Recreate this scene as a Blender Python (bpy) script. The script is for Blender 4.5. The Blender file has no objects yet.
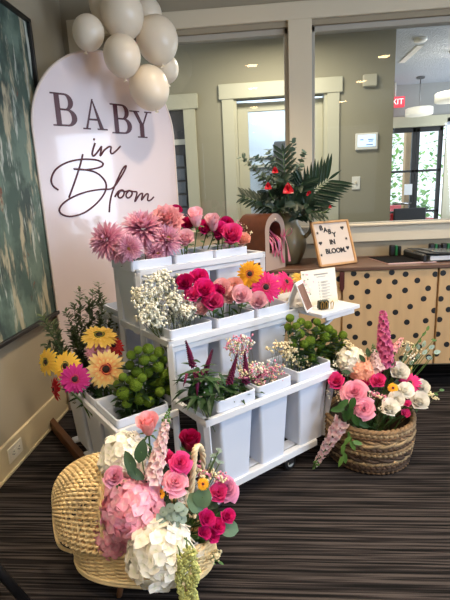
import bpy, math, random
from mathutils import Vector as V, Matrix as MX
random.seed(7)
R = random.uniform
PI = math.pi
S = bpy.context.scene
COL = S.collection

# ------------------------------------------------------------------ camera
F = 448.0
P_, RL, YW = (math.radians(a) for a in (13.04, 2.73, 4.77))
EYE = V((0, 0, 1.2))
_rt = V((math.cos(YW), math.sin(YW), 0)); _f = V((-math.sin(YW), math.cos(YW), 0)); _z = V((0, 0, 1))
FW = math.cos(P_) * _f - math.sin(P_) * _z
_dn = -math.sin(P_) * _f - math.cos(P_) * _z
RT = math.cos(RL) * _rt + math.sin(RL) * _dn
DN = -math.sin(RL) * _rt + math.cos(RL) * _dn
cam = bpy.data.cameras.new('camera'); co = bpy.data.objects.new('camera', cam); COL.objects.link(co)
cam.sensor_fit = 'HORIZONTAL'; cam.sensor_width = 36; cam.lens = F / 450 * 36; cam.clip_start = .02
m = MX.Identity(4)
for i in range(3):
    m[i][0] = RT[i]; m[i][1] = -DN[i]; m[i][2] = -FW[i]; m[i][3] = EYE[i]
co.matrix_world = m
S.camera = co

def ray(x, y): return RT * ((x - 225) / F) + DN * ((y - 300) / F) + FW
def at_d(x, y, d): return EYE + ray(x, y) * d                 # depth along the view axis
def at_p(x, y, p0, n): r = ray(x, y); return EYE + r * ((V(p0) - EYE).dot(n) / r.dot(n))
def at_z(x, y, z): return at_p(x, y, (0, 0, z), V((0, 0, 1)))
def at_y(x, y, Y): return at_p(x, y, (0, Y, 0), V((0, 1, 0)))
def at_x(x, y, X): return at_p(x, y, (X, 0, 0), V((1, 0, 0)))
def depth(p): return (V(p) - EYE).dot(FW)

# ------------------------------------------------------------------ materials
def lin(c):
    return tuple((x / 255 / 12.92) if x / 255 <= .04045 else ((x / 255 + .055) / 1.055) ** 2.4 for x in c) + (1,)
def hsv_jit(nt, sock_out, amt):
    oi = nt.nodes.new('ShaderNodeObjectInfo'); mr = nt.nodes.new('ShaderNodeMapRange')
    mr.inputs[3].default_value = 1 - amt; mr.inputs[4].default_value = 1 + amt
    nt.links.new(oi.outputs['Random'], mr.inputs[0])
    h = nt.nodes.new('ShaderNodeHueSaturation'); nt.links.new(mr.outputs[0], h.inputs['Value'])
    nt.links.new(sock_out, h.inputs['Color']); return h.outputs[0]
MATS = {}
def mat(name, rgb, rough=.6, var=0., scale=20, bump=0., bscale=60, coat=0., metal=0., jit=0., spec=.5, stretch=(1, 1, 1), rgb2=None, emit=0., transl=0., dist=.002):
    if name in MATS: return MATS[name]
    mt = bpy.data.materials.new(name); mt.use_nodes = True; nt = mt.node_tree; b = nt.nodes['Principled BSDF']
    b.inputs['Roughness'].default_value = rough; b.inputs['Metallic'].default_value = metal
    b.inputs['Coat Weight'].default_value = coat; b.inputs['Coat Roughness'].default_value = .05
    b.inputs['Specular IOR Level'].default_value = spec
    c = lin(rgb); b.inputs['Base Color'].default_value = c
    out = None
    tc = nt.nodes.new('ShaderNodeTexCoord'); mp = nt.nodes.new('ShaderNodeMapping'); mp.inputs['Scale'].default_value = stretch
    nt.links.new(tc.outputs['Object'], mp.inputs[0])
    if var or rgb2:
        n = nt.nodes.new('ShaderNodeTexNoise'); n.inputs['Scale'].default_value = scale; n.inputs['Detail'].default_value = 5
        nt.links.new(mp.outputs[0], n.inputs['Vector'])
        r = nt.nodes.new('ShaderNodeValToRGB')
        r.color_ramp.elements[0].position = .3; r.color_ramp.elements[1].position = .7
        c2 = lin(rgb2) if rgb2 else tuple(x * (1 - var) for x in c[:3]) + (1,)
        c1 = c if rgb2 else tuple(min(1, x * (1 + var)) for x in c[:3]) + (1,)
        r.color_ramp.elements[0].color = c2; r.color_ramp.elements[1].color = c1
        nt.links.new(n.outputs[0], r.inputs[0]); out = r.outputs[0]
    if jit:
        if out is None:
            rg = nt.nodes.new('ShaderNodeRGB'); rg.outputs[0].default_value = c; out = rg.outputs[0]
        out = hsv_jit(nt, out, jit)
    if out is not None: nt.links.new(out, b.inputs['Base Color'])
    if bump:
        n = nt.nodes.new('ShaderNodeTexNoise'); n.inputs['Scale'].default_value = bscale; n.inputs['Detail'].default_value = 3
        nt.links.new(mp.outputs[0], n.inputs['Vector'])
        bp = nt.nodes.new('ShaderNodeBump'); bp.inputs['Strength'].default_value = bump; bp.inputs['Distance'].default_value = dist
        nt.links.new(n.outputs[0], bp.inputs['Height']); nt.links.new(bp.outputs[0], b.inputs['Normal'])
    if emit:
        b.inputs['Emission Color'].default_value = c; b.inputs['Emission Strength'].default_value = emit
    if transl:
        tr = nt.nodes.new('ShaderNodeBsdfTranslucent'); mx = nt.nodes.new('ShaderNodeMixShader'); mx.inputs[0].default_value = transl
        if out is not None: nt.links.new(out, tr.inputs[0])
        else: tr.inputs[0].default_value = c
        nt.links.new(b.outputs[0], mx.inputs[1]); nt.links.new(tr.outputs[0], mx.inputs[2])
        nt.links.new(mx.outputs[0], nt.nodes['Material Output'].inputs[0])
    MATS[name] = mt
    return mt
def petal(name, stops, rough=.55, jit=.1, transl=.22):
    """pigment from the petal's foot (0) to its tip (1), read from the mesh attribute t"""
    if name in MATS: return MATS[name]
    mt = bpy.data.materials.new(name); mt.use_nodes = True; nt = mt.node_tree; b = nt.nodes['Principled BSDF']
    b.inputs['Roughness'].default_value = rough; b.inputs['Specular IOR Level'].default_value = .3
    a = nt.nodes.new('ShaderNodeAttribute'); a.attribute_name = 't'
    r = nt.nodes.new('ShaderNodeValToRGB'); el = r.color_ramp.elements
    while len(el) < len(stops): el.new(.5)
    for e, (p, c) in zip(el, stops): e.position = p; e.color = lin(c)
    nt.links.new(a.outputs['Fac'], r.inputs[0])
    o = hsv_jit(nt, r.outputs[0], jit) if jit else r.outputs[0]
    nt.links.new(o, b.inputs['Base Color'])
    tr = nt.nodes.new('ShaderNodeBsdfTranslucent'); mx = nt.nodes.new('ShaderNodeMixShader'); mx.inputs[0].default_value = transl
    nt.links.new(o, tr.inputs[0]); nt.links.new(b.outputs[0], mx.inputs[1]); nt.links.new(tr.outputs[0], mx.inputs[2])
    nt.links.new(mx.outputs[0], nt.nodes['Material Output'].inputs[0])
    MATS[name] = mt; return mt

# ------------------------------------------------------------------ mesh builder
class MB:
    def __init__(s, M=None): s.v = []; s.f = []; s.mi = []; s.t = []; s.M = M or MX.Identity(4); s.sm = []
    def add(s, vs, fs, m=0, t=None, smooth=True):
        o = len(s.v); s.v += [s.M @ V(p) for p in vs]; s.f += [tuple(i + o for i in f) for f in fs]
        s.mi += [m] * len(fs); s.t += t if t else [0.] * len(vs); s.sm += [smooth] * len(fs); return s
    def grid(s, fn, nu, nv, m=0, closed=False, smooth=True):
        vs = []; t = []
        for j in range(nv + 1):
            for i in range(nu if closed else nu + 1):
                p = fn(i / nu, j / nv); vs.append(p); t.append(j / nv)
        w = nu if closed else nu + 1
        fs = [(j * w + i, j * w + (i + 1) % w, (j + 1) * w + (i + 1) % w, (j + 1) * w + i) for j in range(nv) for i in range(nu)]
        return s.add(vs, fs, m, t, smooth)
    def box(s, c, d, m=0, rot=None, bev=0.):
        c = V(c); hx, hy, hz = (x / 2 for x in d); B = min(bev, hx * .9, hy * .9, hz * .9)
        rot = rot or MX.Identity(3)
        if not B:
            vs = [(x, y, z) for z in (-hz, hz) for y in (-hy, hy) for x in (-hx, hx)]
            fs = [(0, 2, 3, 1), (4, 5, 7, 6), (0, 1, 5, 4), (2, 6, 7, 3), (0, 4, 6, 2), (1, 3, 7, 5)]
        else:
            vs = []; idx = {}
            for sx in (-1, 1):
                for sy in (-1, 1):
                    for sz in (-1, 1):
                        for k in range(3):
                            q = [sx * (hx - B), sy * (hy - B), sz * (hz - B)]; q[k] = (sx * hx, sy * hy, sz * hz)[k]
                            idx[(sx, sy, sz, k)] = len(vs); vs.append(tuple(q))
            fs = []
            for k in range(3):
                a, b_ = (k + 1) % 3, (k + 2) % 3
                for sg in (-1, 1):
                    f = []
                    for (p, q) in ((-1, -1), (1, -1), (1, 1), (-1, 1)):
                        sg3 = [0, 0, 0]; sg3[k] = sg; sg3[a] = p; sg3[b_] = q; f.append(idx[(*sg3, k)])
                    fs.append(tuple(f if sg > 0 else f[::-1]))
                for p in (-1, 1):
                    for q in (-1, 1):
                        f = []
                        for sg, kk in ((-1, a), (-1, b_), (1, b_), (1, a)):
                            sg3 = [0, 0, 0]; sg3[k] = sg; sg3[a] = p; sg3[b_] = q; f.append(idx[(*sg3, kk)])
                        fs.append(tuple(f if p * q < 0 else f[::-1]))
            for sx in (-1, 1):
                for sy in (-1, 1):
                    for sz in (-1, 1):
                        f = [idx[(sx, sy, sz, k)] for k in range(3)]
                        fs.append(tuple(f if sx * sy * sz > 0 else f[::-1]))
        return s.add([c + rot @ V(p) for p in vs], fs, m, None, False)
    def bar(s, a, b, w, h, m=0, up=(0, 0, 1), bev=.002):
        a, b = V(a), V(b); d = b - a; L = d.length; x = d.normalized(); u = V(up)
        if abs(x.dot(u)) > .95: u = V((1, 0, 0))
        y = u.cross(x).normalized(); z = x.cross(y)
        rot = MX((x, y, z)).transposed()
        return s.box((a + b) / 2, (L, w, h), m, rot, bev)
    def tube(s, pts, r, n=6, m=0, cap=True, closed=False, tpar=None):
        pts = [V(p) for p in pts]; N = len(pts)
        rs = r if isinstance(r, (list, tuple)) else [r] * N
        vs = []; t = []; prev = None
        for i, p in enumerate(pts):
            if closed: d = pts[(i + 1) % N] - pts[i - 1]
            else: d = pts[min(i + 1, N - 1)] - pts[max(i - 1, 0)]
            if d.length < 1e-9: d = V((0, 0, 1))
            d.normalize()
            if prev is None:
                a = V((0, 0, 1)) if abs(d.z) < .9 else V((1, 0, 0)); x = a.cross(d).normalized()
            else:
                x = (prev - d * prev.dot(d)); x = x.normalized() if x.length > 1e-6 else V((1, 0, 0)).cross(d).normalized()
            prev = x; y = d.cross(x)
            for k in range(n):
                an = 2 * PI * k / n; vs.append(p + (x * math.cos(an) + y * math.sin(an)) * rs[i]); t.append(i / max(1, N - 1))
        fs = []
        for i in range(N if closed else N - 1):
            j = (i + 1) % N
            for k in range(n): fs.append((i * n + k, i * n + (k + 1) % n, j * n + (k + 1) % n, j * n + k))
        if cap and not closed: fs += [tuple(range(n))[::-1], tuple((N - 1) * n + k for k in range(n))]
        return s.add(vs, fs, m, t)
    def ball(s, c, r, nu=12, nv=8, m=0, sc=(1, 1, 1)):
        c = V(c)
        return s.grid(lambda u, v: c + V((r * sc[0] * math.sin(PI * v) * math.cos(2 * PI * u), r * sc[1] * math.sin(PI * v) * math.sin(2 * PI * u), -r * sc[2] * math.cos(PI * v))), nu, nv, m, True)
    def bead(s, c, r, m=0, t=1.):
        c = V(c); g = 1.618; q = r / 1.9
        vs = [(-1, g, 0), (1, g, 0), (-1, -g, 0), (1, -g, 0), (0, -1, g), (0, 1, g), (0, -1, -g), (0, 1, -g), (g, 0, -1), (g, 0, 1), (-g, 0, -1), (-g, 0, 1)]
        fs = [(0, 11, 5), (0, 5, 1), (0, 1, 7), (0, 7, 10), (0, 10, 11), (1, 5, 9), (5, 11, 4), (11, 10, 2), (10, 7, 6), (7, 1, 8), (3, 9, 4), (3, 4, 2), (3, 2, 6), (3, 6, 8), (3, 8, 9), (4, 9, 5), (2, 4, 11), (6, 2, 10), (8, 6, 7), (9, 8, 1)]
        return s.add([c + V(p) * q for p in vs], fs, m, [t] * 12)
    def lathe(s, prof, n=28, m=0, c=(0, 0, 0)):
        c = V(c)
        N = len(prof) - 1
        def fn(u, v):
            r, z = prof[min(N, int(round(v * N)))]; return c + V((r * math.cos(2 * PI * u), r * math.sin(2 * PI * u), z))
        return s.grid(fn, n, N, m, True)
    def leaf(s, base, d, up, L, W, m=0, curl=.15, fold=.2, nu=4, nv=5, blunt=1., tip=0.):
        base = V(base); d = V(d).normalized(); up = V(up); x = d.cross(up)
        if x.length < 1e-4: x = d.cross(V((1, .3, .2)))
        x.normalize(); n = x.cross(d).normalized()
        def fn(u, v):
            a = u * 2 - 1; w = W * .5 * (math.sin(PI * min(1, v ** .8)) ** blunt * (1 - tip) + tip * math.sin(PI * (.12 + .88 * v)) + .03)
            return base + d * (L * v) + x * (a * w) + n * (fold * abs(a) * w - curl * L * v * v)
        return s.grid(fn, nu, nv, m)
    def prism(s, poly, z0, z1, m=0):
        n = len(poly); vs = [(x, y, z0) for x, y in poly] + [(x, y, z1) for x, y in poly]
        fs = [tuple(range(n))[::-1], tuple(range(n, 2 * n))] + [(i, (i + 1) % n, n + (i + 1) % n, n + i) for i in range(n)]
        return s.add(vs, fs, m, None, False)
    def mesh(s, name, mats, inv=None):
        me = bpy.data.meshes.new(name)
        vs = [inv @ p for p in s.v] if inv else s.v
        me.from_pydata([tuple(p) for p in vs], [], s.f)
        me.polygons.foreach_set('use_smooth', s.sm); me.polygons.foreach_set('material_index', s.mi)
        for x in (mats if isinstance(mats, (list, tuple)) else [mats]): me.materials.append(x)
        if any(s.t):
            a = me.attributes.new('t', 'FLOAT', 'POINT'); a.data.foreach_set('value', s.t)
        me.update(); return me

W = {}
def thing(name, label, cat, loc=(0, 0, 0), group=None, rotz=0.):
    o = bpy.data.objects.new(name, None); COL.objects.link(o); o.empty_display_size = .05
    M = MX.Translation(V(loc)) @ MX.Rotation(rotz, 4, 'Z'); o.matrix_basis = M; W[o] = M
    o['label'] = label; o['category'] = cat
    if group: o['group'] = group
    return o
def part(mb, name, mats, parent=None, label=None, kind=None):
    """a mesh given in world coordinates, linked under its parent"""
    inv = W[parent].inverted() if parent else None
    o = bpy.data.objects.new(name, mb.mesh(name, mats, inv)); COL.objects.link(o)
    if parent: o.parent = parent; W[o] = W[parent]
    else: W[o] = MX.Identity(4)
    if label: o['label'] = label
    if kind: o['kind'] = kind
    return o
def inst(me, name, parent, M):
    o = bpy.data.objects.new(name, me); COL.objects.link(o); o.parent = parent; o.matrix_basis = W[parent].inverted() @ M; W[o] = M
    return o
def struct(mb, name, mats, parent=None):
    o = part(mb, name, mats, parent)
    if not parent: o['kind'] = 'structure'
    return o
def single(mb, name, mats, label, cat, loc, group=None):
    """a thing that is one mesh, its origin at loc"""
    M = MX.Translation(V(loc))
    o = bpy.data.objects.new(name, mb.mesh(name, mats, M.inverted())); COL.objects.link(o); o.matrix_basis = M; W[o] = M
    o['label'] = label; o['category'] = cat
    if group: o['group'] = group
    return o
def aim(d, roll=0.):
    return V(d).normalized().to_track_quat('Z', 'Y').to_matrix().to_4x4() @ MX.Rotation(roll, 4, 'Z')
def bez(a, b, c, d, n=10):
    a, b, c, d = V(a), V(b), V(c), V(d)
    return [a * (1 - t) ** 3 + b * 3 * t * (1 - t) ** 2 + c * 3 * t * t * (1 - t) + d * t ** 3 for t in (i / n for i in range(n + 1))]
def spline(pts, n=6):
    pts = [V(p) for p in pts]; q = [pts[0] * 2 - pts[1]] + pts + [pts[-1] * 2 - pts[-2]]; out = []
    for i in range(1, len(q) - 2):
        for k in range(n):
            t = k / n; a, b, c, d = q[i - 1:i + 3]
            out.append(.5 * (2 * b + (c - a) * t + (2 * a - 5 * b + 4 * c - d) * t * t + (3 * b - a - 3 * c + d) * t ** 3))
    return out + [pts[-1]]

SPOT_E, WIN_E, REAR_E, LOB_E, OFF_E, WORLD_E, EXPO = 42, 38, 5, 19, 12, 1.3, 0.74

# ================================================================== the room
XL, YB, ZC = -1.184, 3.01, 2.5
wall_m = mat('wall_paint', (162, 150, 128), .85, var=.04, scale=3, bump=.12, bscale=160)
trim_m = mat('trim_paint', (216, 204, 180), .45)
base_m = mat('baseboard_paint', (204, 188, 154), .45)
lobby_m = mat('lobby_paint', (150, 144, 122), .85, bump=.1, bscale=150)
lobtrim_m = mat('lobby_trim', (188, 184, 160), .5)
ceil_m = mat('ceiling_paint', (205, 200, 190), .9)

def carpet():
    mt = bpy.data.materials.new('striped_carpet'); mt.use_nodes = True; nt = mt.node_tree; b = nt.nodes['Principled BSDF']
    b.inputs['Roughness'].default_value = .95; b.inputs['Specular IOR Level'].default_value = .15
    tc = nt.nodes.new('ShaderNodeTexCoord')
    def noise(sc, loc=(0, 0, 0), det=3):
        mp = nt.nodes.new('ShaderNodeMapping'); mp.inputs['Scale'].default_value = sc; mp.inputs['Location'].default_value = loc
        nt.links.new(tc.outputs['Object'], mp.inputs[0]); n = nt.nodes.new('ShaderNodeTexNoise')
        n.inputs['Scale'].default_value = 1; n.inputs['Detail'].default_value = det; nt.links.new(mp.outputs[0], n.inputs['Vector']); return n.outputs[0]
    a = noise((1.3, 88, 1), (0, 0, 0), 1.2); c = noise((3.5, 150, 1), (3, 1, 0), 1); d = noise((420, 420, 1), (0, 5, 0), 1)
    def mix(x, y, f):
        q = nt.nodes.new('ShaderNodeMix'); q.inputs[0].default_value = f; nt.links.new(x, q.inputs[2]); nt.links.new(y, q.inputs[3]); return q.outputs[0]
    h = mix(mix(a, c, .42), d, .1)
    r = nt.nodes.new('ShaderNodeValToRGB'); e = r.color_ramp.elements
    e[0].position = .42; e[0].color = lin((14, 13, 13)); e[1].position = .6; e[1].color = lin((72, 66, 64)); k = e.new(.5); k.color = lin((38, 34, 34))
    nt.links.new(h, r.inputs[0]); nt.links.new(r.outputs[0], b.inputs['Base Color'])
    bp = nt.nodes.new('ShaderNodeBump'); bp.inputs['Strength'].default_value = .6; bp.inputs['Distance'].default_value = .004
    nt.links.new(h, bp.inputs['Height']); nt.links.new(bp.outputs[0], b.inputs['Normal']); return mt
struct(MB().box((1.2, 1.2, -.05), (8, 14, .1)), 'floor', carpet())
struct(MB().box((XL - .06, -.5, 1.25), (.12, 7.2, 2.5)), 'wall_left', wall_m)
b = MB(); b.box((XL + .008, .4, .078), (.016, 5.2, .157), bev=.004); b.box((XL + .011, .4, .008), (.022, 5.2, .016), bev=.003)
struct(b, 'baseboard_left', base_m)
XR = 2.9
struct(MB().box(((XL + XR) / 2, -.5 - .55, ZC + .05), (XR - XL + .2, 8.3, .1)), 'ceiling', ceil_m)
# back wall: below the sill, above the head, the pier between the two windows and the corner strip
Wx = [(-1.06, .205), (.345, 2.6)]                       # clear openings
ZS, ZH = .97, 2.17
b = MB()
b.box(((XL + XR) / 2, YB + .07, ZS / 2), (XR - XL, .14, ZS)); b.box(((XL + XR) / 2, YB + .07, (ZH + ZC) / 2), (XR - XL, .14, ZC - ZH))
for x0, x1 in ((XL, Wx[0][0]), (Wx[0][1], Wx[1][0]), (Wx[1][1], XR)): b.box(((x0 + x1) / 2, YB + .07, (ZS + ZH) / 2), (x1 - x0, .14, ZH - ZS))
struct(b, 'wall_back', wall_m)
b = MB()
y = YB - .011
b.box(((-1.146 + XR) / 2, y, 2.248), (XR + 1.146, .022, .096), bev=.003)                # head casing
b.box(((-1.146 + XR) / 2, y, .918), (XR + 1.146, .022, .1), bev=.003)                   # apron
b.box(((-1.146 + XR) / 2, y - .012, .977), (XR + 1.146, .05, .016), bev=.004)           # stool
for x0, x1 in ((-1.146, -1.06), (.205, .345)): b.box(((x0 + x1) / 2, y, 1.59), (x1 - x0, .021, 1.22), bev=.002)
struct(b, 'trim_1', trim_m)
frame_m = mat('window_stop', (176, 170, 158), .5)
def pane_mat():
    mt = bpy.data.materials.new('clear_pane'); mt.use_nodes = True; nt = mt.node_tree; nt.nodes.remove(nt.nodes['Principled BSDF'])
    tr = nt.nodes.new('ShaderNodeBsdfTransparent'); gl = nt.nodes.new('ShaderNodeBsdfGlossy'); gl.inputs['Roughness'].default_value = 0
    tr.inputs[0].default_value = (.93, .95, .93, 1); fr = nt.nodes.new('ShaderNodeFresnel'); fr.inputs[0].default_value = 1.52; mx = nt.nodes.new('ShaderNodeMixShader')
    ml = nt.nodes.new('ShaderNodeMath'); ml.operation = 'MULTIPLY'; ml.inputs[1].default_value = 1.3; nt.links.new(fr.outputs[0], ml.inputs[0])
    nt.links.new(ml.outputs[0], mx.inputs[0]); nt.links.new(tr.outputs[0], mx.inputs[1]); nt.links.new(gl.outputs[0], mx.inputs[2])
    nt.links.new(mx.outputs[0], nt.nodes['Material Output'].inputs[0]); return mt
pane_m = pane_mat()
for k, (x0, x1) in enumerate(Wx):
    b = MB(); w = .022
    for x in (x0 + w / 2, x1 - w / 2): b.box((x, YB + .05, (ZS + ZH) / 2), (w, .06, ZH - ZS), bev=.002)
    b.box(((x0 + x1) / 2, YB + .05, ZH - .016), (x1 - x0, .06, .032), bev=.002); b.box(((x0 + x1) / 2, YB + .05, ZS + .01), (x1 - x0, .06, .02), bev=.002)
    wn = struct(b, 'window_%d' % (k + 1), frame_m)
    W[wn] = MX.Identity(4)
    part(MB().grid(lambda u, v: V((x0 + w + u * (x1 - x0 - 2 * w), YB + .05, ZS + .02 + v * (ZH - ZS - .052))), 1, 1), 'pane', pane_m, wn)
# right wall with two daylight windows, wall behind
b = MB(); wins = [(.55, 1.35), (-1.5, -.3)]; zb, zt = .75, 2.15
cuts = [-4.2, -1.5, -.3, .55, 1.35, YB + .14]
b.box((XR + .06, -.5, zb / 2), (.12, 7.3, zb)); b.box((XR + .06, -.5, (zt + ZC) / 2), (.12, 7.3, ZC - zt))
for y0, y1 in ((-4.2, -1.5), (-.3, .55), (1.35, YB + .14)): b.box((XR + .06, (y0 + y1) / 2, (zb + zt) / 2), (.12, y1 - y0, zt - zb))
struct(b, 'wall_right', wall_m)
struct(MB().box(((XL + XR) / 2, -4.25, ZC / 2), (XR - XL, .1, ZC)), 'wall_front', wall_m)
# ceiling downlights (their reflections show in the inner glass)
glow_m = mat('lamp_glow', (255, 214, 150), emit=28.); ring_m = mat('white_metal', (235, 232, 226), .4)
def area(name, loc, aim_d, e, col, sx, sy, spread=180):
    l = bpy.data.lights.new(name, 'AREA'); l.shape = 'RECTANGLE'; l.size = sx; l.size_y = sy; l.energy = e; l.color = col; l.spread = math.radians(spread)
    o = bpy.data.objects.new(name, l); COL.objects.link(o); o.matrix_basis = MX.Translation(V(loc)) @ (V(aim_d) * -1).to_track_quat('Z', 'Y').to_matrix().to_4x4(); return o
def spot(name, loc, e, col, ang=115, blend=.8, r=.045):
    l = bpy.data.lights.new(name, 'SPOT'); l.energy = e; l.color = col; l.spot_size = math.radians(ang); l.spot_blend = blend; l.shadow_soft_size = r
    o = bpy.data.objects.new(name, l); COL.objects.link(o); o.location = loc; return o
WARM = (1, .80, .56)
SPOTS = [(-.03, 1.07), (-.03, .05), (1.3, 1.06), (1.3, .03), (-.03, 2.1), (1.3, 2.1), (-.03, -1.2), (1.3, -1.2)]
for i, (x, yy) in enumerate(SPOTS):
    t = thing('downlight', 'round recessed ceiling downlight with warm glow over the carpet', 'ceiling light', (x, yy, ZC), 'recessed downlights in the room ceiling')
    part(MB().lathe([(.085, ZC), (.085, ZC - .006), (.065, ZC - .008), (.062, ZC - .002)], 24, c=(x, yy, 0)), 'trim_ring', ring_m, t)
    part(MB().lathe([(.062, ZC - .003), (.001, ZC - .003)], 24, c=(x, yy, 0)), 'bulb', glow_m, t)
    spot('downlight_lamp', (x, yy, ZC - .03), SPOT_E, WARM)

# ------------------------------------------------------------------ lobby behind the glass
YLB, XC = 4.4, 1.23
b = MB()
D0, D1, DH = -.2, .64, 2.06            # doorway
P0, P1 = -1.35, -.67                     # dark opening
for x0, x1 in ((-2.2, P0), (P1, D0), (D1, XC)): b.box(((x0 + x1) / 2, YLB + .06, 1.35), (x1 - x0, .12, 2.7))
b.box(((P0 + P1) / 2, YLB + .06, 2.37), (P1 - P0, .12, .66)); b.box(((D0 + D1) / 2, YLB + .06, 2.38), (D1 - D0, .12, .64))
b.box((XC - .06, 5.6, 1.35), (.12, 2.28, 2.7))
struct(b, 'wall_lobby', lobby_m)
struct(MB().box((1.3, 6.6 - 1.65, 2.6), (7.2, 3.7, .1)), 'ceiling_lobby', mat('lobby_ceiling', (178, 182, 190), .9, bump=.9, bscale=55, dist=.012))
b = MB(); YD = 6.7
G0, G1, GH = 1.78, 2.56, 2.0
b.box((.5, YD + .06, 1.35), (2.4, .12, 2.7)); b.box((3.3, YD + .06, 1.35), (1.3, .12, 2.7)); b.box((2.2, YD + .06, (GH + 2.7) / 2), (1.2, .12, 2.7 - GH))
struct(b, 'wall_entrance', mat('entrance_paint', (152, 152, 150), .85))
b = MB(); b.box((2.17, YD - .01, 2.07), (1.1, .03, .14), bev=.004); b.box((2.64, YD - .01, 1.05), (.12, .03, 2.1), bev=.004); b.box((1.72, YD - .01, 1.05), (.1, .03, 2.1), bev=.004)
struct(b, 'trim_3', lobtrim_m)
b = MB()
for x, y0 in ((D0 - .055, YLB), (D1 + .055, YLB), (P1 + .055, YLB)): b.box((x, y0 - .01, 1.03), (.11, .026, 2.06), bev=.003)
b.box(((D0 + D1) / 2, YLB - .014, 2.12), (D1 - D0 + .27, .034, .13), bev=.004); b.box((-.95, YLB - .014, 2.06), (.84, .034, .13), bev=.004)
for x in (D0 + .012, D1 - .012): b.box((x, YLB + .06, 1.03), (.024, .13, 2.06))
struct(b, 'trim_2', lobtrim_m)
# door with one tall pane
b = MB(); dy = YLB + .09
g0, g1, gz0, gz1 = -.075, .5, .35, 1.955
for x0, x1 in ((D0 + .025, g0), (g1, D1 - .025)): b.box(((x0 + x1) / 2, dy, 1.02), (x1 - x0, .04, 2.03), bev=.003)
b.box(((g0 + g1) / 2, dy, gz0 / 2), (g1 - g0, .04, gz0)); b.box(((g0 + g1) / 2, dy, (gz1 + 2.03) / 2), (g1 - g0, .04, 2.03 - gz1))
dr = struct(b, 'door_1', lobtrim_m)
part(MB().grid(lambda u, v: V((g0 + u * (g1 - g0), dy, gz0 + v * (gz1 - gz0))), 1, 1), 'pane', pane_m, dr)
h = MB(); h.tube([(D0 + .07, dy - .02, 1.0), (D0 + .07, dy - .06, 1.0)], .012, 10); h.tube([(D0 + .07, dy - .06, 1.0), (D0 + .19, dy - .06, 1.0)], .009, 8)
part(h, 'door_handle', mat('brushed_steel', (150, 150, 150), .3, metal=1), dr)
struct(MB().box((.3, 5.5, 1.35), (1.6, .1, 2.7)), 'wall_backing', mat('backing_blue_tint', (206, 214, 226), .8))  # bluish backing added behind the pane to imitate bright daylight outside
b = MB()
for z in (1.52, 1.15): b.box((.3, 5.43, z), (1.6, .04, .03))
b.box((.3, 5.43, 1.62), (1.6, .03, .012))
struct(b, 'trim_4', trim_m)
t = thing('filing_cabinet', 'dark grey filing cabinet seen through the inner door pane', 'cabinet', (.38, 5.2, 0))
part(MB().box((.38, 5.2, .87), (.4, .36, 1.74), bev=.01), 'body', mat('dark_steel', (62, 66, 70), .5), t)
for k in range(4): part(MB().box((.38, 5.01, .3 + .4 * k), (.36, .02, .36), bev=.004), 'drawer', MATS['dark_steel'], t)
# louvred dark door in the other opening
t = MB(); t.box((-1.0, YLB + .1, 1.02), (.7, .04, 2.03))
dr = struct(t, 'door_2', mat('dark_door', (66, 66, 68), .5))
b = MB()
for k in range(11): b.box((-.87, YLB + .07, .3 + .125 * k), (.34, .02, .105), bev=.004)
part(b, 'louver_panel', mat('grey_louver', (98, 104, 112), .45), dr)
part(MB().box((-.81, YLB + .06, 1.72), (.26, .02, .05), bev=.002), 'door_plate', mat('cream_plate', (214, 208, 192), .5), dr)
struct(MB().box((3.98, 4.9, 1.3), (.1, 3.6, 2.7)), 'wall_lobby_right', MATS['lobby_paint'])
# things on the lobby wall
t = thing('thermostat', 'white wall tablet with a lit pale screen on the lobby wall', 'thermostat', (.995, YLB, 1.62))
part(MB().box((.995, YLB - .012, 1.625), (.2, .024, .145), bev=.005), 'case', mat('cream_plastic', (226, 222, 208), .4), t)
part(MB().box((.995, YLB - .026, 1.63), (.155, .004, .1)), 'screen', mat('screen_blue', (176, 204, 236), .2, emit=.9), t)
b = MB()
for x, z, w in ((1.03, 1.64, .05), (1.03, 1.625, .04), (.95, 1.64, .03), (1.02, 1.595, .06)): b.box((x, YLB - .0285, z), (w, .001, .007))
part(b, 'screen_text', mat('screen_ink', (70, 90, 130), .5), t)
t = thing('wall_sensor', 'small cream sensor box on lobby wall above the tablet', 'sensor', (1.01, YLB, 2.13))
part(MB().box((1.01, YLB - .02, 2.135), (.12, .04, .1), bev=.006), 'case', mat('cream_box', (190, 184, 160), .5), t)
t = thing('light_switch', 'cream toggle light switch plate on lobby wall', 'light switch', (.91, YLB, 1.26))
part(MB().box((.91, YLB - .005, 1.262), (.075, .01, .118), bev=.003), 'plate', MATS['cream_plastic'], t)
part(MB().box((.91, YLB - .014, 1.266), (.012, .016, .026), bev=.002), 'toggle', MATS['trim_paint'], t)
# exit sign
t = thing('exit_sign', 'red lit exit sign hanging above the glass entrance doors', 'exit sign', (1.86, 6.5, 2.27))
part(MB().box((1.83, 6.5, 2.3), (.24, .05, .13), bev=.004), 'case', mat('exit_red', (240, 60, 80), .4, emit=.55), t)
part(MB().tube([(1.83, 6.5, 2.38), (1.83, 6.5, 2.56)], .012, 8), 'stem', ring_m, t)
def text(txt, name, m, parent, M, size, ext=.001, bold=0.):
    cu = bpy.data.curves.new(name, 'FONT'); cu.body = txt; cu.size = size; cu.extrude = ext; cu.offset = bold; cu.align_x = 'CENTER'; cu.align_y = 'CENTER'; cu.materials.append(m)
    o = bpy.data.objects.new(name, cu); COL.objects.link(o)
    me = bpy.data.meshes.new_from_object(o.evaluated_get(bpy.context.evaluated_depsgraph_get())); me.name = name
    bpy.data.objects.remove(o); bpy.data.curves.remove(cu); return inst(me, name, parent, M)
FACE = MX.Rotation(PI / 2, 4, 'X')                         # upright, facing -Y
text('EXIT', 'lettering', mat('exit_white', (255, 226, 226), .5, emit=1.), t, MX.Translation((1.83, 6.472, 2.3)) @ FACE, .1)
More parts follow.
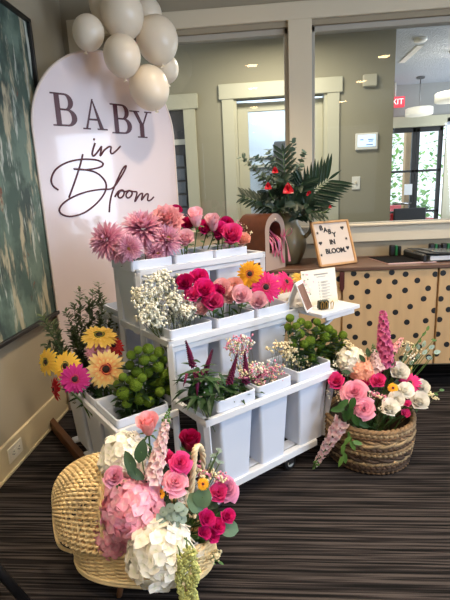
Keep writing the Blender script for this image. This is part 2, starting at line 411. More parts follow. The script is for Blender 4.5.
# pendants
for i, (x, yy, zz) in enumerate(((2.08, 6.3, 2.13), (2.06, 5.25, 2.1))):
    t = thing('pendant_lamp', ('white drum pendant lamp hanging nearer the entrance doors', 'white drum pendant lamp hanging at the edge of the window view')[i], 'pendant lamp', (x, yy, zz), 'drum pendants in the lobby')
    part(MB().lathe([(.001, zz - .035), (.16, zz - .035), (.165, zz - .03), (.165, zz + .045), (.16, zz + .05), (.001, zz + .05)], 28, c=(x, yy, 0)), 'drum_shade', mat('drum_white', (240, 236, 224), .6, emit=.35), t)
    part(MB().tube([(x, yy, zz + .05), (x, yy, 2.54)], .006, 6), 'rod', MATS['brushed_steel'], t)
    part(MB().lathe([(.05, 2.53), (.05, 2.55)], 16, c=(x, yy, 0)), 'canopy', MATS['brushed_steel'], t)
t = thing('smoke_detector', 'white round smoke detector on lobby ceiling', 'detector', (1.62, 4.75, 2.55))
part(MB().lathe([(.001, 2.52), (.055, 2.522), (.06, 2.535), (.06, 2.55)], 18, c=(1.55, 4.75, 0)), 'case', ring_m, t)
t = thing('ceiling_vent', 'long white ceiling vent strip in the lobby', 'vent', (1.62, 5.2, 2.55))
part(MB().box((1.62, 5.25, 2.547), (.07, .6, .012), bev=.003), 'grille', ring_m, t)
# entrance doors
blk = mat('black_aluminium', (26, 27, 30), .4)
def gdoor(n, x0, x1):
    b = MB(); w = .05
    for x in (x0 + w / 2, x1 - w / 2): b.box((x, YD + .05, GH / 2), (w, .05, GH), bev=.003)
    for z, hh in ((GH - .03, .06), (.12, .24), (1.42, .03), (.86, .03)): b.box(((x0 + x1) / 2, YD + .05, z), (x1 - x0, .05, hh))
    d = struct(b, 'door_%d' % n, blk)
    part(MB().grid(lambda u, v: V((x0 + w + u * (x1 - x0 - 2 * w), YD + .05, .2 + v * (GH - .26))), 1, 1), 'pane', pane_m, d)
    return d
dl = gdoor(3, G0, 2.2); gdoor(4, 2.2, G1)
part(MB().tube([(1.9, YD - .02, .98), (2.16, YD - .02, .98)], .015, 8), 'push_bar', MATS['brushed_steel'], dl)
single(MB().box((2.12, YD + .02, 1.17), (.11, .003, .15)), 'door_notice', mat('notice_paper', (222, 226, 232), .6), 'white paper notice taped inside the glass entrance door', 'notice', (2.12, YD + .02, 1.17))
b = MB(); b.box((2.02, 6.3, .8), (.42, .04, .26), bev=.01)
t = thing('lobby_chair', 'dark chair back low in front of glass entrance doors', 'chair', (2.02, 6.2, 0))
part(b, 'backrest', mat('dark_vinyl', (40, 42, 48), .5), t)
part(MB().box((2.02, 6.1, .6), (.42, .42, .08), bev=.015), 'seat', MATS['dark_vinyl'], t)
for sx in (-.18, .18):
    for sy in (5.92, 6.3): part(MB().tube([(2.02 + sx, sy, 0), (2.02 + sx, sy, .72)], .013, 8), 'leg', blk, t)
# outdoors
struct(MB().box((3, 12, -.06), (16, 10.3, .1)), 'ground', mat('pale_paving', (196, 190, 178), .9, var=.1, scale=3))
single(MB().box((2.38, 7.6, 1.3), (.13, .13, 2.6), bev=.01), 'porch_post', mat('porch_timber', (196, 160, 112), .7, var=.1, scale=6, stretch=(8, 8, 1)), 'tan timber porch post outside the glass doors', 'post', (2.38, 7.6, 0))
leafm = [mat('outdoor_leaf_%s' % n, c, .6, transl=.4) for n, c in (('light', (150, 196, 112)), ('mid', (96, 150, 76)))]
bark = mat('outdoor_bark', (120, 104, 88), .9)
def tree(x, y, h, r, lab, n=650):
    t = thing('garden_tree', lab, 'tree', (x, y, 0), 'garden trees beyond the doors')
    part(MB().tube([(x, y, 0), (x + .05, y, h * .4), (x - .05, y + .1, h)], [.12, .09, .03], 8), 'trunk', bark, t)
    b = MB()
    for k in range(n):
        d = V((R(-1, 1), R(-1, 1), R(-1, 1))); d = d.normalized() * R(.4, 1) * r
        p = V((x, y, h * .62)) + V((d.x, d.y, d.z * 1.25))
        b.leaf(p, (R(-1, 1), R(-1, 1), R(-.6, .4)), (0, 0, 1), R(.12, .2), R(.08, .13), m=k % 2, nu=2, nv=2)
    part(b, 'foliage', leafm, t)
tree(2.2, 10.4, 3.2, 1.1, 'leafy garden tree straight outside the glass doors'); tree(3.6, 11.6, 3.8, 1.4, 'taller garden tree beyond the porch post'); tree(3.0, 9.4, 1.0, .55, 'low green shrub outside the glass doors', 380)
t = thing('parked_car', 'small red parked car outside beyond the glass doors', 'car', (2.4, 8.3, 0))
b = MB(); b.box((2.35, 8.35, .5), (1.5, .7, .34), bev=.1); b.box((2.35, 8.35, .78), (.8, .6, .26), 0, bev=.1)
part(b, 'body', mat('car_red', (196, 42, 54), .3, coat=.5), t)
for sx in (-.5, .5):
    for sy in (-.34, .34): part(MB(MX.Translation((2.35 + sx, 8.35 + sy, .17)) @ MX.Rotation(PI / 2, 4, 'X')).lathe([(.001, -.06), (.15, -.06), (.17, -.03), (.17, .03), (.15, .06), (.001, .06)], 16), 'wheel', blk, t)

# ------------------------------------------------------------------ painting, outlet
t = thing('framed_painting', 'tall abstract painting in teal and grey in a thin black frame', 'painting', (XL, 1.95, .593))
y0, y1, z0, z1 = 1.25, 2.505, .593, 2.136
b = MB()
for (ya, yb, za, zb_) in ((y0, y1, z0, z0 + .02), (y0, y1, z1 - .02, z1), (y0, y0 + .02, z0, z1), (y1 - .02, y1, z0, z1)):
    b.box((XL + .02, (ya + yb) / 2, (za + zb_) / 2), (.04, yb - ya, zb_ - za), bev=.002)
part(b, 'frame', mat('black_frame', (24, 22, 22), .4), t)
def canvas():
    mt = bpy.data.materials.new('abstract_canvas'); mt.use_nodes = True; nt = mt.node_tree; bs = nt.nodes['Principled BSDF']; bs.inputs['Roughness'].default_value = .7
    tc = nt.nodes.new('ShaderNodeTexCoord')
    def nz(sc, loc, lo, hi, det=6, rough=.6):
        mp = nt.nodes.new('ShaderNodeMapping'); mp.inputs['Scale'].default_value = sc; mp.inputs['Location'].default_value = loc; nt.links.new(tc.outputs['Object'], mp.inputs[0])
        n = nt.nodes.new('ShaderNodeTexNoise'); n.inputs['Scale'].default_value = 1; n.inputs['Detail'].default_value = det; n.inputs['Roughness'].default_value = rough; nt.links.new(mp.outputs[0], n.inputs['Vector'])
        r = nt.nodes.new('ShaderNodeMapRange'); r.inputs[1].default_value = lo; r.inputs[2].default_value = hi; nt.links.new(n.outputs[0], r.inputs[0]); return r.outputs[0]
    rg = nt.nodes.new('ShaderNodeRGB'); rg.outputs[0].default_value = lin((66, 86, 78)); cur = rg.outputs[0]
    for sc, loc, lo, hi, c in (((1, 5, 4), (0, 3, 1), .45, .62, (104, 124, 112)), ((1, 6, 4), (2, 0, 4), .5, .62, (54, 70, 66)), ((1, 12, 3), (5, 2, 2.2), .54, .62, (176, 168, 142)), ((1, 6, 3), (1, 7, 2), .6, .68, (36, 48, 48)), ((1, 7, 5), (3, 3, 8), .64, .68, (112, 74, 60)), ((1, 16, 3), (3, 5, 6), .57, .64, (190, 196, 186))):
        f = nz(sc, loc, lo, hi); q = nt.nodes.new('ShaderNodeMix'); q.data_type = 'RGBA'; nt.links.new(f, q.inputs[0]); nt.links.new(cur, q.inputs[6]); q.inputs[7].default_value = lin(c); cur = q.outputs[2]
    nt.links.new(cur, bs.inputs['Base Color']); return mt
part(MB().box((XL + .012, (y0 + y1) / 2, (z0 + z1) / 2), (.02, y1 - y0 - .03, z1 - z0 - .03)), 'canvas', canvas(), t)
t = thing('wall_outlet', 'white double power outlet plate set in the baseboard', 'outlet', (XL + .016, 1.8, .09))
xo = XL + .016
part(MB().box((xo + .003, 1.8, .09), (.006, .118, .072), bev=.002), 'plate', mat('outlet_white', (226, 218, 200), .4), t)
for yy in (1.777, 1.823):
    r_ = part(MB().box((xo + .007, yy, .09), (.004, .034, .036), bev=.0015), 'receptacle', MATS['outlet_white'], t)
    b = MB()
    for dz in (-.007, .007): b.box((xo + .0092, yy + .003, .09 + dz), (.001, .009, .003))
    b.box((xo + .0092, yy - .009, .09), (.001, .005, .005))
    part(b, 'slots', blk, r_)

# ================================================================== sign board
SA = math.radians(44); SD = V((math.cos(SA), math.sin(SA), 0)); SN = V((math.sin(SA), -math.cos(SA), 0)); S0 = V((-1.158, 2.385, 0))
SW = .868
SM = MX((( SD.x, 0, SN.x, S0.x), (SD.y, 0, SN.y, S0.y), (0, 1, 0, 0), (0, 0, 0, 1)))      # local x along, y up, z towards the room
def on_sign(px, py, off=0.): return at_p(px, py, S0 + SN * off, SN)
t = thing('welcome_sign', 'tall blush arched sign board with maroon lettering leaning in the corner', 'sign', S0 + SD * SW / 2)
rr = SW / 2
out = [(0, 0), (SW, 0)] + [(rr + rr * math.cos(a), 1.578 + rr * math.sin(a)) for a in (PI * k / 40 for k in range(41))]
inn = [(rr + (x - rr) * .985, .02 + (y_ - .02) * .993) for x, y_ in out]
b = MB(SM); b.prism(out, -.012, .008)
sign_m = mat('blush_acrylic', (238, 222, 224), .28, coat=.5)
part(b, 'board', sign_m, t)
b = MB(SM); b.tube([(x, y_, .004) for x, y_ in out[1:] + out[:1]], .007, 8, closed=True)
part(b, 'edge_trim', mat('sign_edge', (232, 214, 204), .3), t)
ink = mat('maroon_vinyl', (84, 24, 36), .4)
# serif capitals drawn as flat vinyl: glyph box 1 x 1, scaled to the pixel box read off the board
def strip(b, A, B, z=0.):
    n = len(A); b.add([(x, y_, z) for x, y_ in A] + [(x, y_, z) for x, y_ in B], [(i, i + 1, n + i + 1, n + i) for i in range(n - 1)], 0, None, False)
def rect(b, x0, y0_, x1, y1_): b.add([(x0, y0_, 0), (x1, y0_, 0), (x1, y1_, 0), (x0, y1_, 0)], [(0, 1, 2, 3)], 0, None, False)
def bowl(b, x0, x1, ya, yb, th, tn):
    """half ring opening left from x0 to x1 between heights ya, yb: th thick at the side, tn at top and bottom"""
    cy = (ya + yb) / 2; ry = (yb - ya) / 2; xm = x0 + (x1 - x0) * .42
    A = [(x0, yb)]; B = [(x0, yb - tn)]
    for k in range(17):
        a = PI / 2 - PI * k / 16; A.append((xm + (x1 - xm) * math.cos(a), cy + ry * math.sin(a))); B.append((xm + (x1 - xm - th) * math.cos(a), cy + (ry - tn) * math.sin(a)))
    A.append((x0, ya)); B.append((x0, ya + tn)); strip(b, A, B)
def gB(b):
    rect(b, .13, 0, .35, 1); rect(b, -.02, 0, .36, .05); rect(b, -.02, .95, .36, 1); bowl(b, .3, .92, .48, 1, .22, .06); bowl(b, .3, 1.03, 0, .54, .24, .06)
def gA(b):
    strip(b, [(.47, 1), (.9, 0)], [(.44, .93), (.7, 0)]); strip(b, [(.5, 1), (.15, 0)], [(.43, 1), (.05, 0)]); rect(b, .25, .3, .7, .365); rect(b, -.06, 0, .28, .05); rect(b, .58, 0, 1.06, .05)
def gY(b):
    strip(b, [(.1, 1), (.44, .45)], [(.31, 1), (.6, .47)]); strip(b, [(.8, 1), (.52, .47)], [(.89, 1), (.6, .47)]); rect(b, .4, 0, .62, .5); rect(b, -.06, .95, .44, 1); rect(b, .68, .95, 1.06, 1); rect(b, .26, 0, .76, .05)
def sxy(px, py): p = on_sign(px, py) - S0; return p.dot(SD), p.z
for g, (xa, xb, py0, py1) in ((gB, (49, 77, 91, 127.5)), (gA, (80.5, 106, 97, 131)), (gB, (109, 131.5, 102, 135)), (gY, (129.5, 151.5, 109, 139))):
    sa, zt_ = sxy(xa, py0); sb, zb_ = sxy(xb, py1)
    zt_ = sxy((xa + xb) / 2, py0 + 2.5)[1]; zb_ = sxy((xa + xb) / 2, py1 - 1)[1]
    b = MB(SM @ MX.Translation((sa, zb_, .0092)) @ MX.Diagonal((sb - sa, zt_ - zb_, 1, 1))); g(b); part(b, 'letter', ink, t)
def zz(q): return [on_sign(45 + x / 3.75, 135 + y_ / 3.75, .0095) for x, y_ in q]
strokes = [[(188, 30), (180, 55), (177, 72), (184, 78), (200, 60), (212, 42)], [(185, 13), (183, 20)], [(212, 42), (210, 60), (208, 78), (222, 58), (240, 44), (248, 46), (246, 62), (252, 70), (266, 60), (283, 42)],
    [(142, 72), (130, 120), (110, 180), (90, 235)],
    [(50, 206), (30, 190), (24, 165), (40, 130), (80, 104), (130, 92), (185, 92), (216, 104), (212, 118), (180, 127), (140, 130), (107, 127), (150, 130), (192, 141), (220, 165), (230, 190), (222, 220), (195, 255), (150, 290), (100, 305), (65, 298), (54, 280), (70, 255), (110, 230), (160, 212), (210, 204), (252, 200), (280, 165), (300, 130), (304, 115), (290, 130), (262, 190), (246, 240), (241, 290)],
    [(262, 232), (275, 212), (290, 206), (297, 215), (292, 230), (280, 236), (274, 226), (284, 210), (302, 212), (316, 208), (327, 216), (322, 230), (310, 236), (304, 225), (314, 210), (332, 212)],
    [(332, 212), (345, 216), (337, 250), (354, 224), (366, 220), (362, 244), (377, 224), (387, 222), (385, 244), (396, 244), (408, 232)]]
for q in strokes:
    part(MB().tube(spline(zz(q), 5), .0052, 6), 'script_stroke', ink, t)

# ------------------------------------------------------------------ balloons
bal_m = mat('cream_latex', (252, 240, 220), .32, coat=.2, transl=.2)
for i, (px, py, rp, off, lab) in enumerate([
        (88.5, 32, 16, .12, 'cream balloon at the far left of the cluster on the sign'), (122, 13, 22, .13, 'large cream balloon high in the middle of the cluster'),
        (157, 39, 21.5, .14, 'large cream balloon at the right side of the cluster'), (122, 55, 19, .25, 'foremost cream balloon overlapping the top edge of the sign'),
        (149, 87, 20.5, .2, 'lowest cream balloon hanging just above the last letter'), (147, 13, 15, .03, 'half hidden cream balloon behind the top right of cluster'),
        (105, 5, 16, .02, 'cream balloon peeking from behind the top left of cluster'), (166, 68, 13, .05, 'small cream balloon tucked behind the right edge of cluster')]):
    p = on_sign(px, py, off); r = rp * depth(p) / F
    d = (V((R(-.4, .4), R(-.2, .2), 1))).normalized()
    t = thing('balloon', lab, 'balloon', p - d * r * 1.12, 'cream balloons clustered on the sign')
    b = MB(MX.Translation(p) @ aim(d))
    b.grid(lambda u, v: V((r * .97 * math.sin(PI * v) * math.cos(2 * PI * u), r * .97 * math.sin(PI * v) * math.sin(2 * PI * u), -r * math.cos(PI * v) * (1.12 if v < .5 else 1.0))), 26, 18, 0, True)
    part(b, 'skin', bal_m, t)
    part(MB(MX.Translation(p - d * r * 1.13) @ aim(d)).lathe([(.012, -.014), (.004, -.002), (.006, .006)], 10), 'knot', bal_m, t)

# ================================================================== sideboard and what stands on it
YC = 2.566; ZT = .775
ply = mat('birch_ply', (196, 162, 118), .5, var=.07, scale=2.2, stretch=(10, 10, 1.2))
walnut = mat('dark_walnut', (94, 66, 50), .45, var=.15, scale=3, stretch=(1.5, 12, 12))
black_p = mat('black_paint', (20, 19, 20), .5)
brass = mat('brass', (176, 142, 78), .35, metal=1)
X0, X1 = -.071, 1.531
t = thing('sideboard', 'long plywood sideboard with black dotted doors and dark wood top', 'sideboard', ((X0 + X1) / 2, 2.78, 0))
b = MB(); ym = (YC + .02 + 3.0) / 2; dd = 3.0 - YC - .02
b.box(((X0 + X1) / 2, ym, .19), (X1 - X0, dd, .018)); b.box(((X0 + X1) / 2, 2.99, .46), (X1 - X0, .014, .55))
for x in (X0 + .009, .463, .997, X1 - .009): b.box((x, ym, .468), (.018, dd, .54))
part(b, 'carcass', ply, t)
part(MB().box(((X0 + X1) / 2, (YC - .012 + 2.985) / 2, ZT - .011), (X1 - X0 + .03, 2.985 - YC + .012, .022), bev=.003), 'top', walnut, t)
def dpx(x, y): p = at_y(330 + x / 3.3333, 180 + y / 3.3333, YC); return p.x, p.z
dots = [dpx(*q) for q in [(79, 312), (123, 319), (88, 343), (163, 338), (206, 308), (216, 340), (252, 314), (291, 335), (250, 368), (327, 361), (197, 388), (125, 372), (72, 391), (129, 422), (267, 422), (312, 396), (91, 445), (218, 441), (132, 478), (65, 488), (256, 474), (319, 469), (84, 524), (115, 543), (210, 522), (286, 518), (151, 283), (278, 280), (351, 314), (347, 435), (328, 590), (359, 514), (240, 548), (377, 310), (396, 360), (369, 396), (395, 432), (365, 465), (389, 548), (355, 580), (30, 330), (20, 450)]]
rd = random.Random(4)
tries = 0
while tries < 3000:
    tries += 1; x, z = rd.uniform(X0, X1), rd.uniform(.19, .75)
    if (.5 < x < 1.06 and z > .3): continue
    if all((x - a) ** 2 + (z - c) ** 2 > .075 ** 2 for a, c in dots): dots.append((x, z))
def clip_disc(cx, cz, r, x0, x1, z0, z1, n=20):
    return [(min(max(cx + r * math.cos(2 * PI * k / n), x0), x1), min(max(cz + r * math.sin(2 * PI * k / n), z0), z1)) for k in range(n)]
for x0, x1, lab in ((X0, .457, None), (.469, .991, None), (1.003, X1, None)):
    b = MB(); z0, z1 = .182, .75
    b.box(((x0 + x1) / 2, YC + .009, (z0 + z1) / 2), (x1 - x0, .018, z1 - z0), bev=.0015)
    for cx, cz in dots:
        r = .0165
        if x0 - r * .6 < cx < x1 + r * .6 and z0 - r * .6 < cz < z1 + r * .6:
            q = clip_disc(cx, cz, r, x0 + .001, x1 - .001, z0 + .001, z1 - .001)
            b.add([(x, YC - .0004, z) for x, z in q], [tuple(range(len(q)))], 1, None, False)
    dr = part(b, 'door', [ply, black_p], t)
    if x1 < .6:
        h = MB(); h.prism([(-.014, .749), (.012, .749), (.012, .655), (.0, .63), (-.014, .655)], 0, .02)
        for i in range(len(h.v)): p = h.v[i]; h.v[i] = V((.463 + p.x, YC - .012 + p.z, p.y))
        part(h, 'handle', mat('red_wood', (72, 24, 20), .45), dr)
for x in (.05, .53, .885, 1.45):
    for yy in (YC + .05, 2.93): part(MB().tube([(x, yy, 0), (x, yy, .182)], [.009, .014], 10), 'leg', brass, t)

# letter board
A, B, C_, D = at_y(310, 221, 2.75), at_y(347, 218, 2.75), at_y(358, 262, 2.67), at_y(320, 267.5, 2.67)
A.y += 0; org = at_z(320, 267.5, ZT + .002); xd = (V((C_.x, 2.668, 0)) - V((D.x, 2.668, 0))).normalized()
Wd = .272; Hh = .268; tilt = math.radians(-20)
LBM = MX.Translation(org) @ MX.Rotation(math.radians(30), 4, 'Z') @ MX.Rotation(PI / 2 + tilt, 4, 'X') @ MX.Rotation(math.radians(0), 4, 'Z')
t = thing('letter_board', 'light wood framed letter board with black letters propped on the sideboard', 'letter board', org + V((Wd / 2, 0, 0)))
oak = mat('light_oak', (196, 150, 100), .5, var=.08, scale=5, stretch=(2, 12, 2)); felt = mat('cream_felt', (208, 194, 182), .9)
b = MB(LBM); f = .013
for (xa, xb, ya, yb) in ((0, Wd, 0, f), (0, Wd, Hh - f, Hh), (0, f, 0, Hh), (Wd - f, Wd, 0, Hh)): b.box(((xa + xb) / 2, (ya + yb) / 2, .0), (xb - xa, yb - ya, .018), bev=.0015)
part(b, 'frame', oak, t)
part(MB(LBM).box((Wd / 2, Hh / 2, -.003), (Wd - f, Hh - f, .008)), 'felt_panel', felt, t)
part(MB(LBM).bar((Wd / 2, Hh * .7, -.012), (Wd / 2, Hh * .02, -.075), .03, .005), 'easel_strut', oak, t)
for ch, x, y_, s_ in (('B', .24, .85, .036), ('A', .34, .80, .036), ('B', .44, .755, .036), ('Y', .55, .68, .036), ('IN', .46, .52, .036), ('BLOOM.', .5, .32, .036)):
    text(ch, 'lettering', black_p, t, LBM @ MX.Translation((Wd * x, Hh * y_, .0025)), s_ * 1.12, .0012, .0012)
def heart(n=24): return [(16 * math.sin(a) ** 3 / 17, (13 * math.cos(a) - 5 * math.cos(2 * a) - 2 * math.cos(3 * a) - math.cos(4 * a)) / 17) for a in (2 * PI * k / n for k in range(n))]
def star(): return [((1 if k % 2 == 0 else .45) * math.sin(PI * k / 5), (1 if k % 2 == 0 else .45) * math.cos(PI * k / 5)) for k in range(10)]
for fn, x, y_, s_ in ((heart, .8, .82, .013), (heart, .14, .52, .013), (heart, .83, .36, .013), (star, .12, .75, .0095), (star, .85, .57, .0095), (star, .1, .26, .0095)):
    nm = 'heart_tile' if fn is heart else 'star_tile'
    part(MB(LBM @ MX.Translation((Wd * x, Hh * y_, .0015))).prism([(p * s_, q * s_) for p, q in fn()], 0, .002), nm, black_p, t)

# binder, folder, little green-and-black boxes
t = thing('ring_binder', 'black ring binder with clear sleeve lying on the sideboard top', 'binder', (1.06, 2.76, ZT))
b = MB(MX.Translation((1.08, 2.775, ZT)) @ MX.Rotation(math.radians(6), 4, 'Z'))
b.box((0, 0, .006), (.33, .27, .006), bev=.002); b.box((-.155, 0, .026), (.03, .27, .044), bev=.008)
b.box((.01, 0, .042), (.31, .27, .005), rot=MX.Rotation(math.radians(4), 3, 'Y'), bev=.002)
part(b, 'cover', mat('black_vinyl', (24, 24, 26), .35), t)
part(MB(MX.Translation((1.09, 2.775, ZT + .009)) @ MX.Rotation(math.radians(6), 4, 'Z')).box((.01, 0, .013), (.28, .25, .024)), 'pages', mat('page_white', (214, 214, 214), .5), t)
part(MB(MX.Translation((1.09, 2.775, ZT + .046)) @ MX.Rotation(math.radians(6), 4, 'Z')).box((.02, 0, .001), (.24, .22, .002), rot=MX.Rotation(math.radians(4), 3, 'Y')), 'sleeve', mat('clear_sleeve', (120, 124, 128), .12), t)
t = thing('paper_folder', 'flat black folder with pink edge lying beside the letter board', 'folder', (.8, 2.7, ZT))
FM = MX.Translation((.84, 2.76, ZT)) @ MX.Rotation(math.radians(4), 4, 'Z') @ MX(((1, -.12, 0, 0), (0, 1, 0, 0), (0, 0, 1, 0), (0, 0, 0, 1)))
part(MB(FM).box((0, 0, .007), (.27, .27, .003), bev=.001), 'cover', mat('black_card', (20, 18, 18), .9, spec=.1), t)
part(MB(FM).box((0.003, -.003, .003), (.275, .275, .006)), 'pages', mat('pink_paper', (206, 176, 172), .7), t)
grn = mat('leaf_print', (30, 110, 62), .5)
for x, lab in ((.845, 'small black and green box beside the folder against the wall'), (1.09, 'small black and green box behind the binder, left of its pair'), (1.165, 'small black and green box behind the binder, right of its pair')):
    t = thing('gift_box', lab, 'box', (x, 2.93, ZT), 'small boxes along the back of the sideboard')
    part(MB().box((x, 2.945, ZT + .036), (.034, .03, .072), bev=.006), 'body', black_p, t); part(MB().box((x + .026, 2.945, ZT + .034), (.016, .026, .068), bev=.004), 'sleeve', grn, t)
    part(MB().box((x + .045, 2.945, ZT + .032), (.02, .028, .062), bev=.004), 'flap', black_p, t)

# jug with palm and red flowers
VC = V((.172, 2.79, ZT))
t = thing('jug_vase', 'big olive green ceramic jug with one handle on the sideboard', 'vase', VC)
jug_m = mat('olive_glaze', (104, 96, 72), .45, var=.12, scale=4, coat=.15)
prof = [(.001, .002), (.07, .002), (.078, .01), (.1, .06), (.115, .115), (.11, .165), (.085, .215), (.062, .25), (.058, .28), (.066, .305), (.07, .31), (.062, .306), (.052, .28), (.05, .25)]
part(MB().lathe(prof, 30, c=VC), 'body', jug_m, t)
part(MB().tube(spline([VC + V((.055, -.02, .288)), VC + V((.1, -.04, .295)), VC + V((.135, -.05, .255)), VC + V((.132, -.05, .2)), VC + V((.1, -.04, .16))], 6), .012, 8), 'handle', jug_m, t)
palm_m = mat('palm_green', (24, 50, 32), .4, jit=.15, transl=.15); dark_leaf = mat('dark_leaf', (28, 50, 34), .45, jit=.15, transl=.12)
euca_m = mat('eucalyptus', (104, 124, 106), .6, var=.15, scale=30, jit=.12, transl=.15); stem_m = mat('stem_green', (74, 104, 48), .55, jit=.15); twig = mat('brown_twig', (92, 74, 52), .7)
anth = mat('waxy_red', (190, 20, 38), .25, coat=.3)
mouth = VC + V((0, 0, .22))
def frond(lab, tip, side_up, n=13, L=.2, spread=1.0, name='palm_frond'):
    tip = V(tip); mid = (mouth + tip) / 2 + V((0, 0, .05)); pts = bez(mouth, mouth + V((0, 0, .1)), mid, tip, 16)
    t = thing(name, lab, 'palm leaf', mouth, 'palm leaves in the jug')
    part(MB().tube(pts, [.005 - .0035 * i / 16 for i in range(17)], 6), 'stem', stem_m, t)
    b = MB(); up = V(side_up)
    for i in range(n):
        f = .36 + .62 * i / (n - 1); k = f * 16; j = int(min(15, k)); p = pts[j].lerp(pts[j + 1], k - j); d = (pts[j + 1] - pts[j]).normalized(); s = d.cross(up).normalized()
        l = L * (.7 + .5 * math.sin(PI * (.25 + .6 * i / n)))
        for sg in (-1, 1): b.leaf(p, d * (.55 + .5 * i / n) + s * sg * spread + up * R(-.1, .15), up, l * R(.9, 1.1), .021, curl=.1, fold=.35, nu=2, nv=5, blunt=.6)
    b.leaf(pts[-1], d, up, L * .6, .016, nu=2); part(b, 'blade', palm_m, t)
tocam = V((-.05, -1, .25))
frond('broad palm frond fanning out to the right from the jug', at_y(328, 180, 2.72), V((-.1, -1, .1)), 15, .15)
frond('palm frond spreading low across the jug front', at_y(303, 182, 2.66), V((.2, -1, .1)), 13, .1)
frond('palm frond leaning left toward the wooden arch box', at_y(244, 197, 2.72), V((-.1, -.8, .6)), 12, .08)
frond('short palm frond rising at the centre of the jug', at_y(283, 152, 2.78), tocam, 11, .08)
frond('small palm frond drooping low right of the jug mouth', at_y(322, 212, 2.72), V((0, -.8, .6)), 10, .075)
def euca(lab, base, tip, n=14, lr=.022, bend=.06, grp='eucalyptus stems in the jug', name='eucalyptus_branch', m=None, round_=True, cat='eucalyptus', wdt=1.):
    base, tip = V(base), V(tip); pts = bez(base, base.lerp(tip, .35) + V((0, 0, bend)), base.lerp(tip, .7) + V((R(-.03, .03), R(-.03, .03), bend)), tip, 18)
    t = thing(name, lab, cat, base, grp); part(MB().tube(pts, [.003 - .0018 * i / 18 for i in range(19)], 5), 'stem', twig if round_ else stem_m, t); b = MB()
    for i in range(n):
        f = .3 + .7 * i / (n - 1); k = f * 18; j = int(min(17, k)); p = pts[j].lerp(pts[j + 1], k - j); d = (pts[j + 1] - pts[j]).normalized()
        for sg in (-1, 1):
            a = R(0, 2 * PI); s = (V((math.cos(a), math.sin(a), 0)).cross(d)).normalized() * sg
            l = lr * (1.2 - .5 * i / n) * R(.85, 1.15)
            b.leaf(p, s + d * .5, d, l * (1.5 if round_ else 2.2), l * (1.45 if round_ else .8) * wdt, curl=R(-.1, .2), fold=.15, nu=2, nv=4, blunt=.6 if round_ else 1)
    part(b, 'foliage', m or euca_m, t)
for k, (px, py, Y) in enumerate(((242, 157, 2.72), (256, 156, 2.76), (268, 150, 2.72), (292, 141, 2.84), (304, 153, 2.82), (300, 166, 2.72), (262, 176, 2.68))):
    euca(('eucalyptus stem arching farthest left from the jug', 'eucalyptus stem left of the red flowers in the jug', 'eucalyptus stem at the upper left of the jug', 'tallest eucalyptus stem reaching straight above the jug', 'eucalyptus stem just right of the tallest one in the jug', 'eucalyptus stem behind the lower red flower in jug', 'low eucalyptus stem over the arch box side of jug')[k],
         mouth + V((R(-.02, .02), R(-.02, .02), 0)), at_y(px, py, Y), 15, .028)
for k, (px, py, Y, sz, lab) in enumerate(((288, 190, 2.62, 1.5, 'large red waxy flower facing front low in the jug'), (268, 187, 2.64, 1.0, 'small red waxy flower on the left side of the jug'), (275, 171, 2.66, .9, 'uppermost red waxy flower among the jug leaves'), (309, 194, 2.7, .8, 'red waxy flower half hidden by the palm frond'), (330, 207, 2.7, .45, 'tiny red waxy flower at the right rim of jug leaves'))):
    p = at_y(px, py, Y); t = thing('red_anthurium', lab, 'flower', mouth, 'red flowers in the jug')
    part(MB().tube(bez(mouth, mouth + V((0, 0, .08)), p - V((0, 0, .06)), p, 8), .003, 6), 'stem', stem_m, t)
    b = MB()
    for q in range(3):
        a = 2 * PI * q / 3 + 1.57; b.leaf(p, V((math.cos(a) * .5, -.5, math.sin(a) * .9 + .25)), (0, -1, .2), .028 * sz, .026 * sz, curl=.2, fold=.25)
    part(b, 'bract', anth, t); part(MB().tube([p, p + V((0, -.02, .022)) * sz], [.004 * sz, .0015], 6), 'spadix', mat('spadix', (150, 20, 30), .5), t)
for k, (px, py, Y) in enumerate(((262, 203, 2.66), (278, 208, 2.62), (293, 203, 2.6), (306, 206, 2.62), (283, 180, 2.66), (297, 186, 2.68), (270, 196, 2.72), (300, 214, 2.7), (280, 192, 2.72))):
    p = at_y(px, py, Y); t = thing('foliage_sprig', 'dark glossy leaf sprig filling in among the jug stems', 'leaf sprig', mouth, 'dark leaf sprigs in the jug')
    part(MB().tube(bez(mouth, mouth + V((0, 0, .06)), p, p, 6), .002, 5), 'stem', stem_m, t); b = MB()
    for q in range(9): b.leaf(p + V((R(-.015, .015), R(-.02, .02), R(-.015, .015))), V((R(-1, 1), R(-.9, .2), R(-.6, .8))), (0, -1, .4), R(.05, .085), R(.026, .036), curl=.2)
    part(b, 'foliage', dark_leaf, t)

# wooden arch box with ribbons
AC = V((.035, 2.46, ZT)); aw, ad, ah = .2, .17, .318
AMX = MX.Translation(V((.01, 2.64, ZT))) @ MX.Rotation(math.radians(52), 4, 'Z')
t = thing('arch_box', 'brown wooden arch shaped box open at the front holding ribbons', 'box', (.045, 2.62, ZT))
def arch(w, h, n=16): r = w / 2; return [(-r, 0)] + [(-r * math.cos(PI * k / n), h - r + r * math.sin(PI * k / n)) for k in range(n + 1)] + [(r, 0)]
O = arch(.19, .318); I = [(x, max(.1, z)) for x, z in arch(.112, .275)]
b = MB(AMX); n = len(O)
for ya, yb, q, flip in ((-.1, .1, O, 0), (-.098, .08, I, 1)): b.add([(x, ya, z) for x, z in q] + [(x, yb, z) for x, z in q], [((i, i + 1, n + i + 1, n + i) if not flip else (i, n + i, n + i + 1, i + 1)) for i in range(n - 1)])
part(b, 'shell', mat('bent_walnut', (96, 52, 28), .4, var=.15, scale=4, stretch=(8, 1.5, 8)), t)
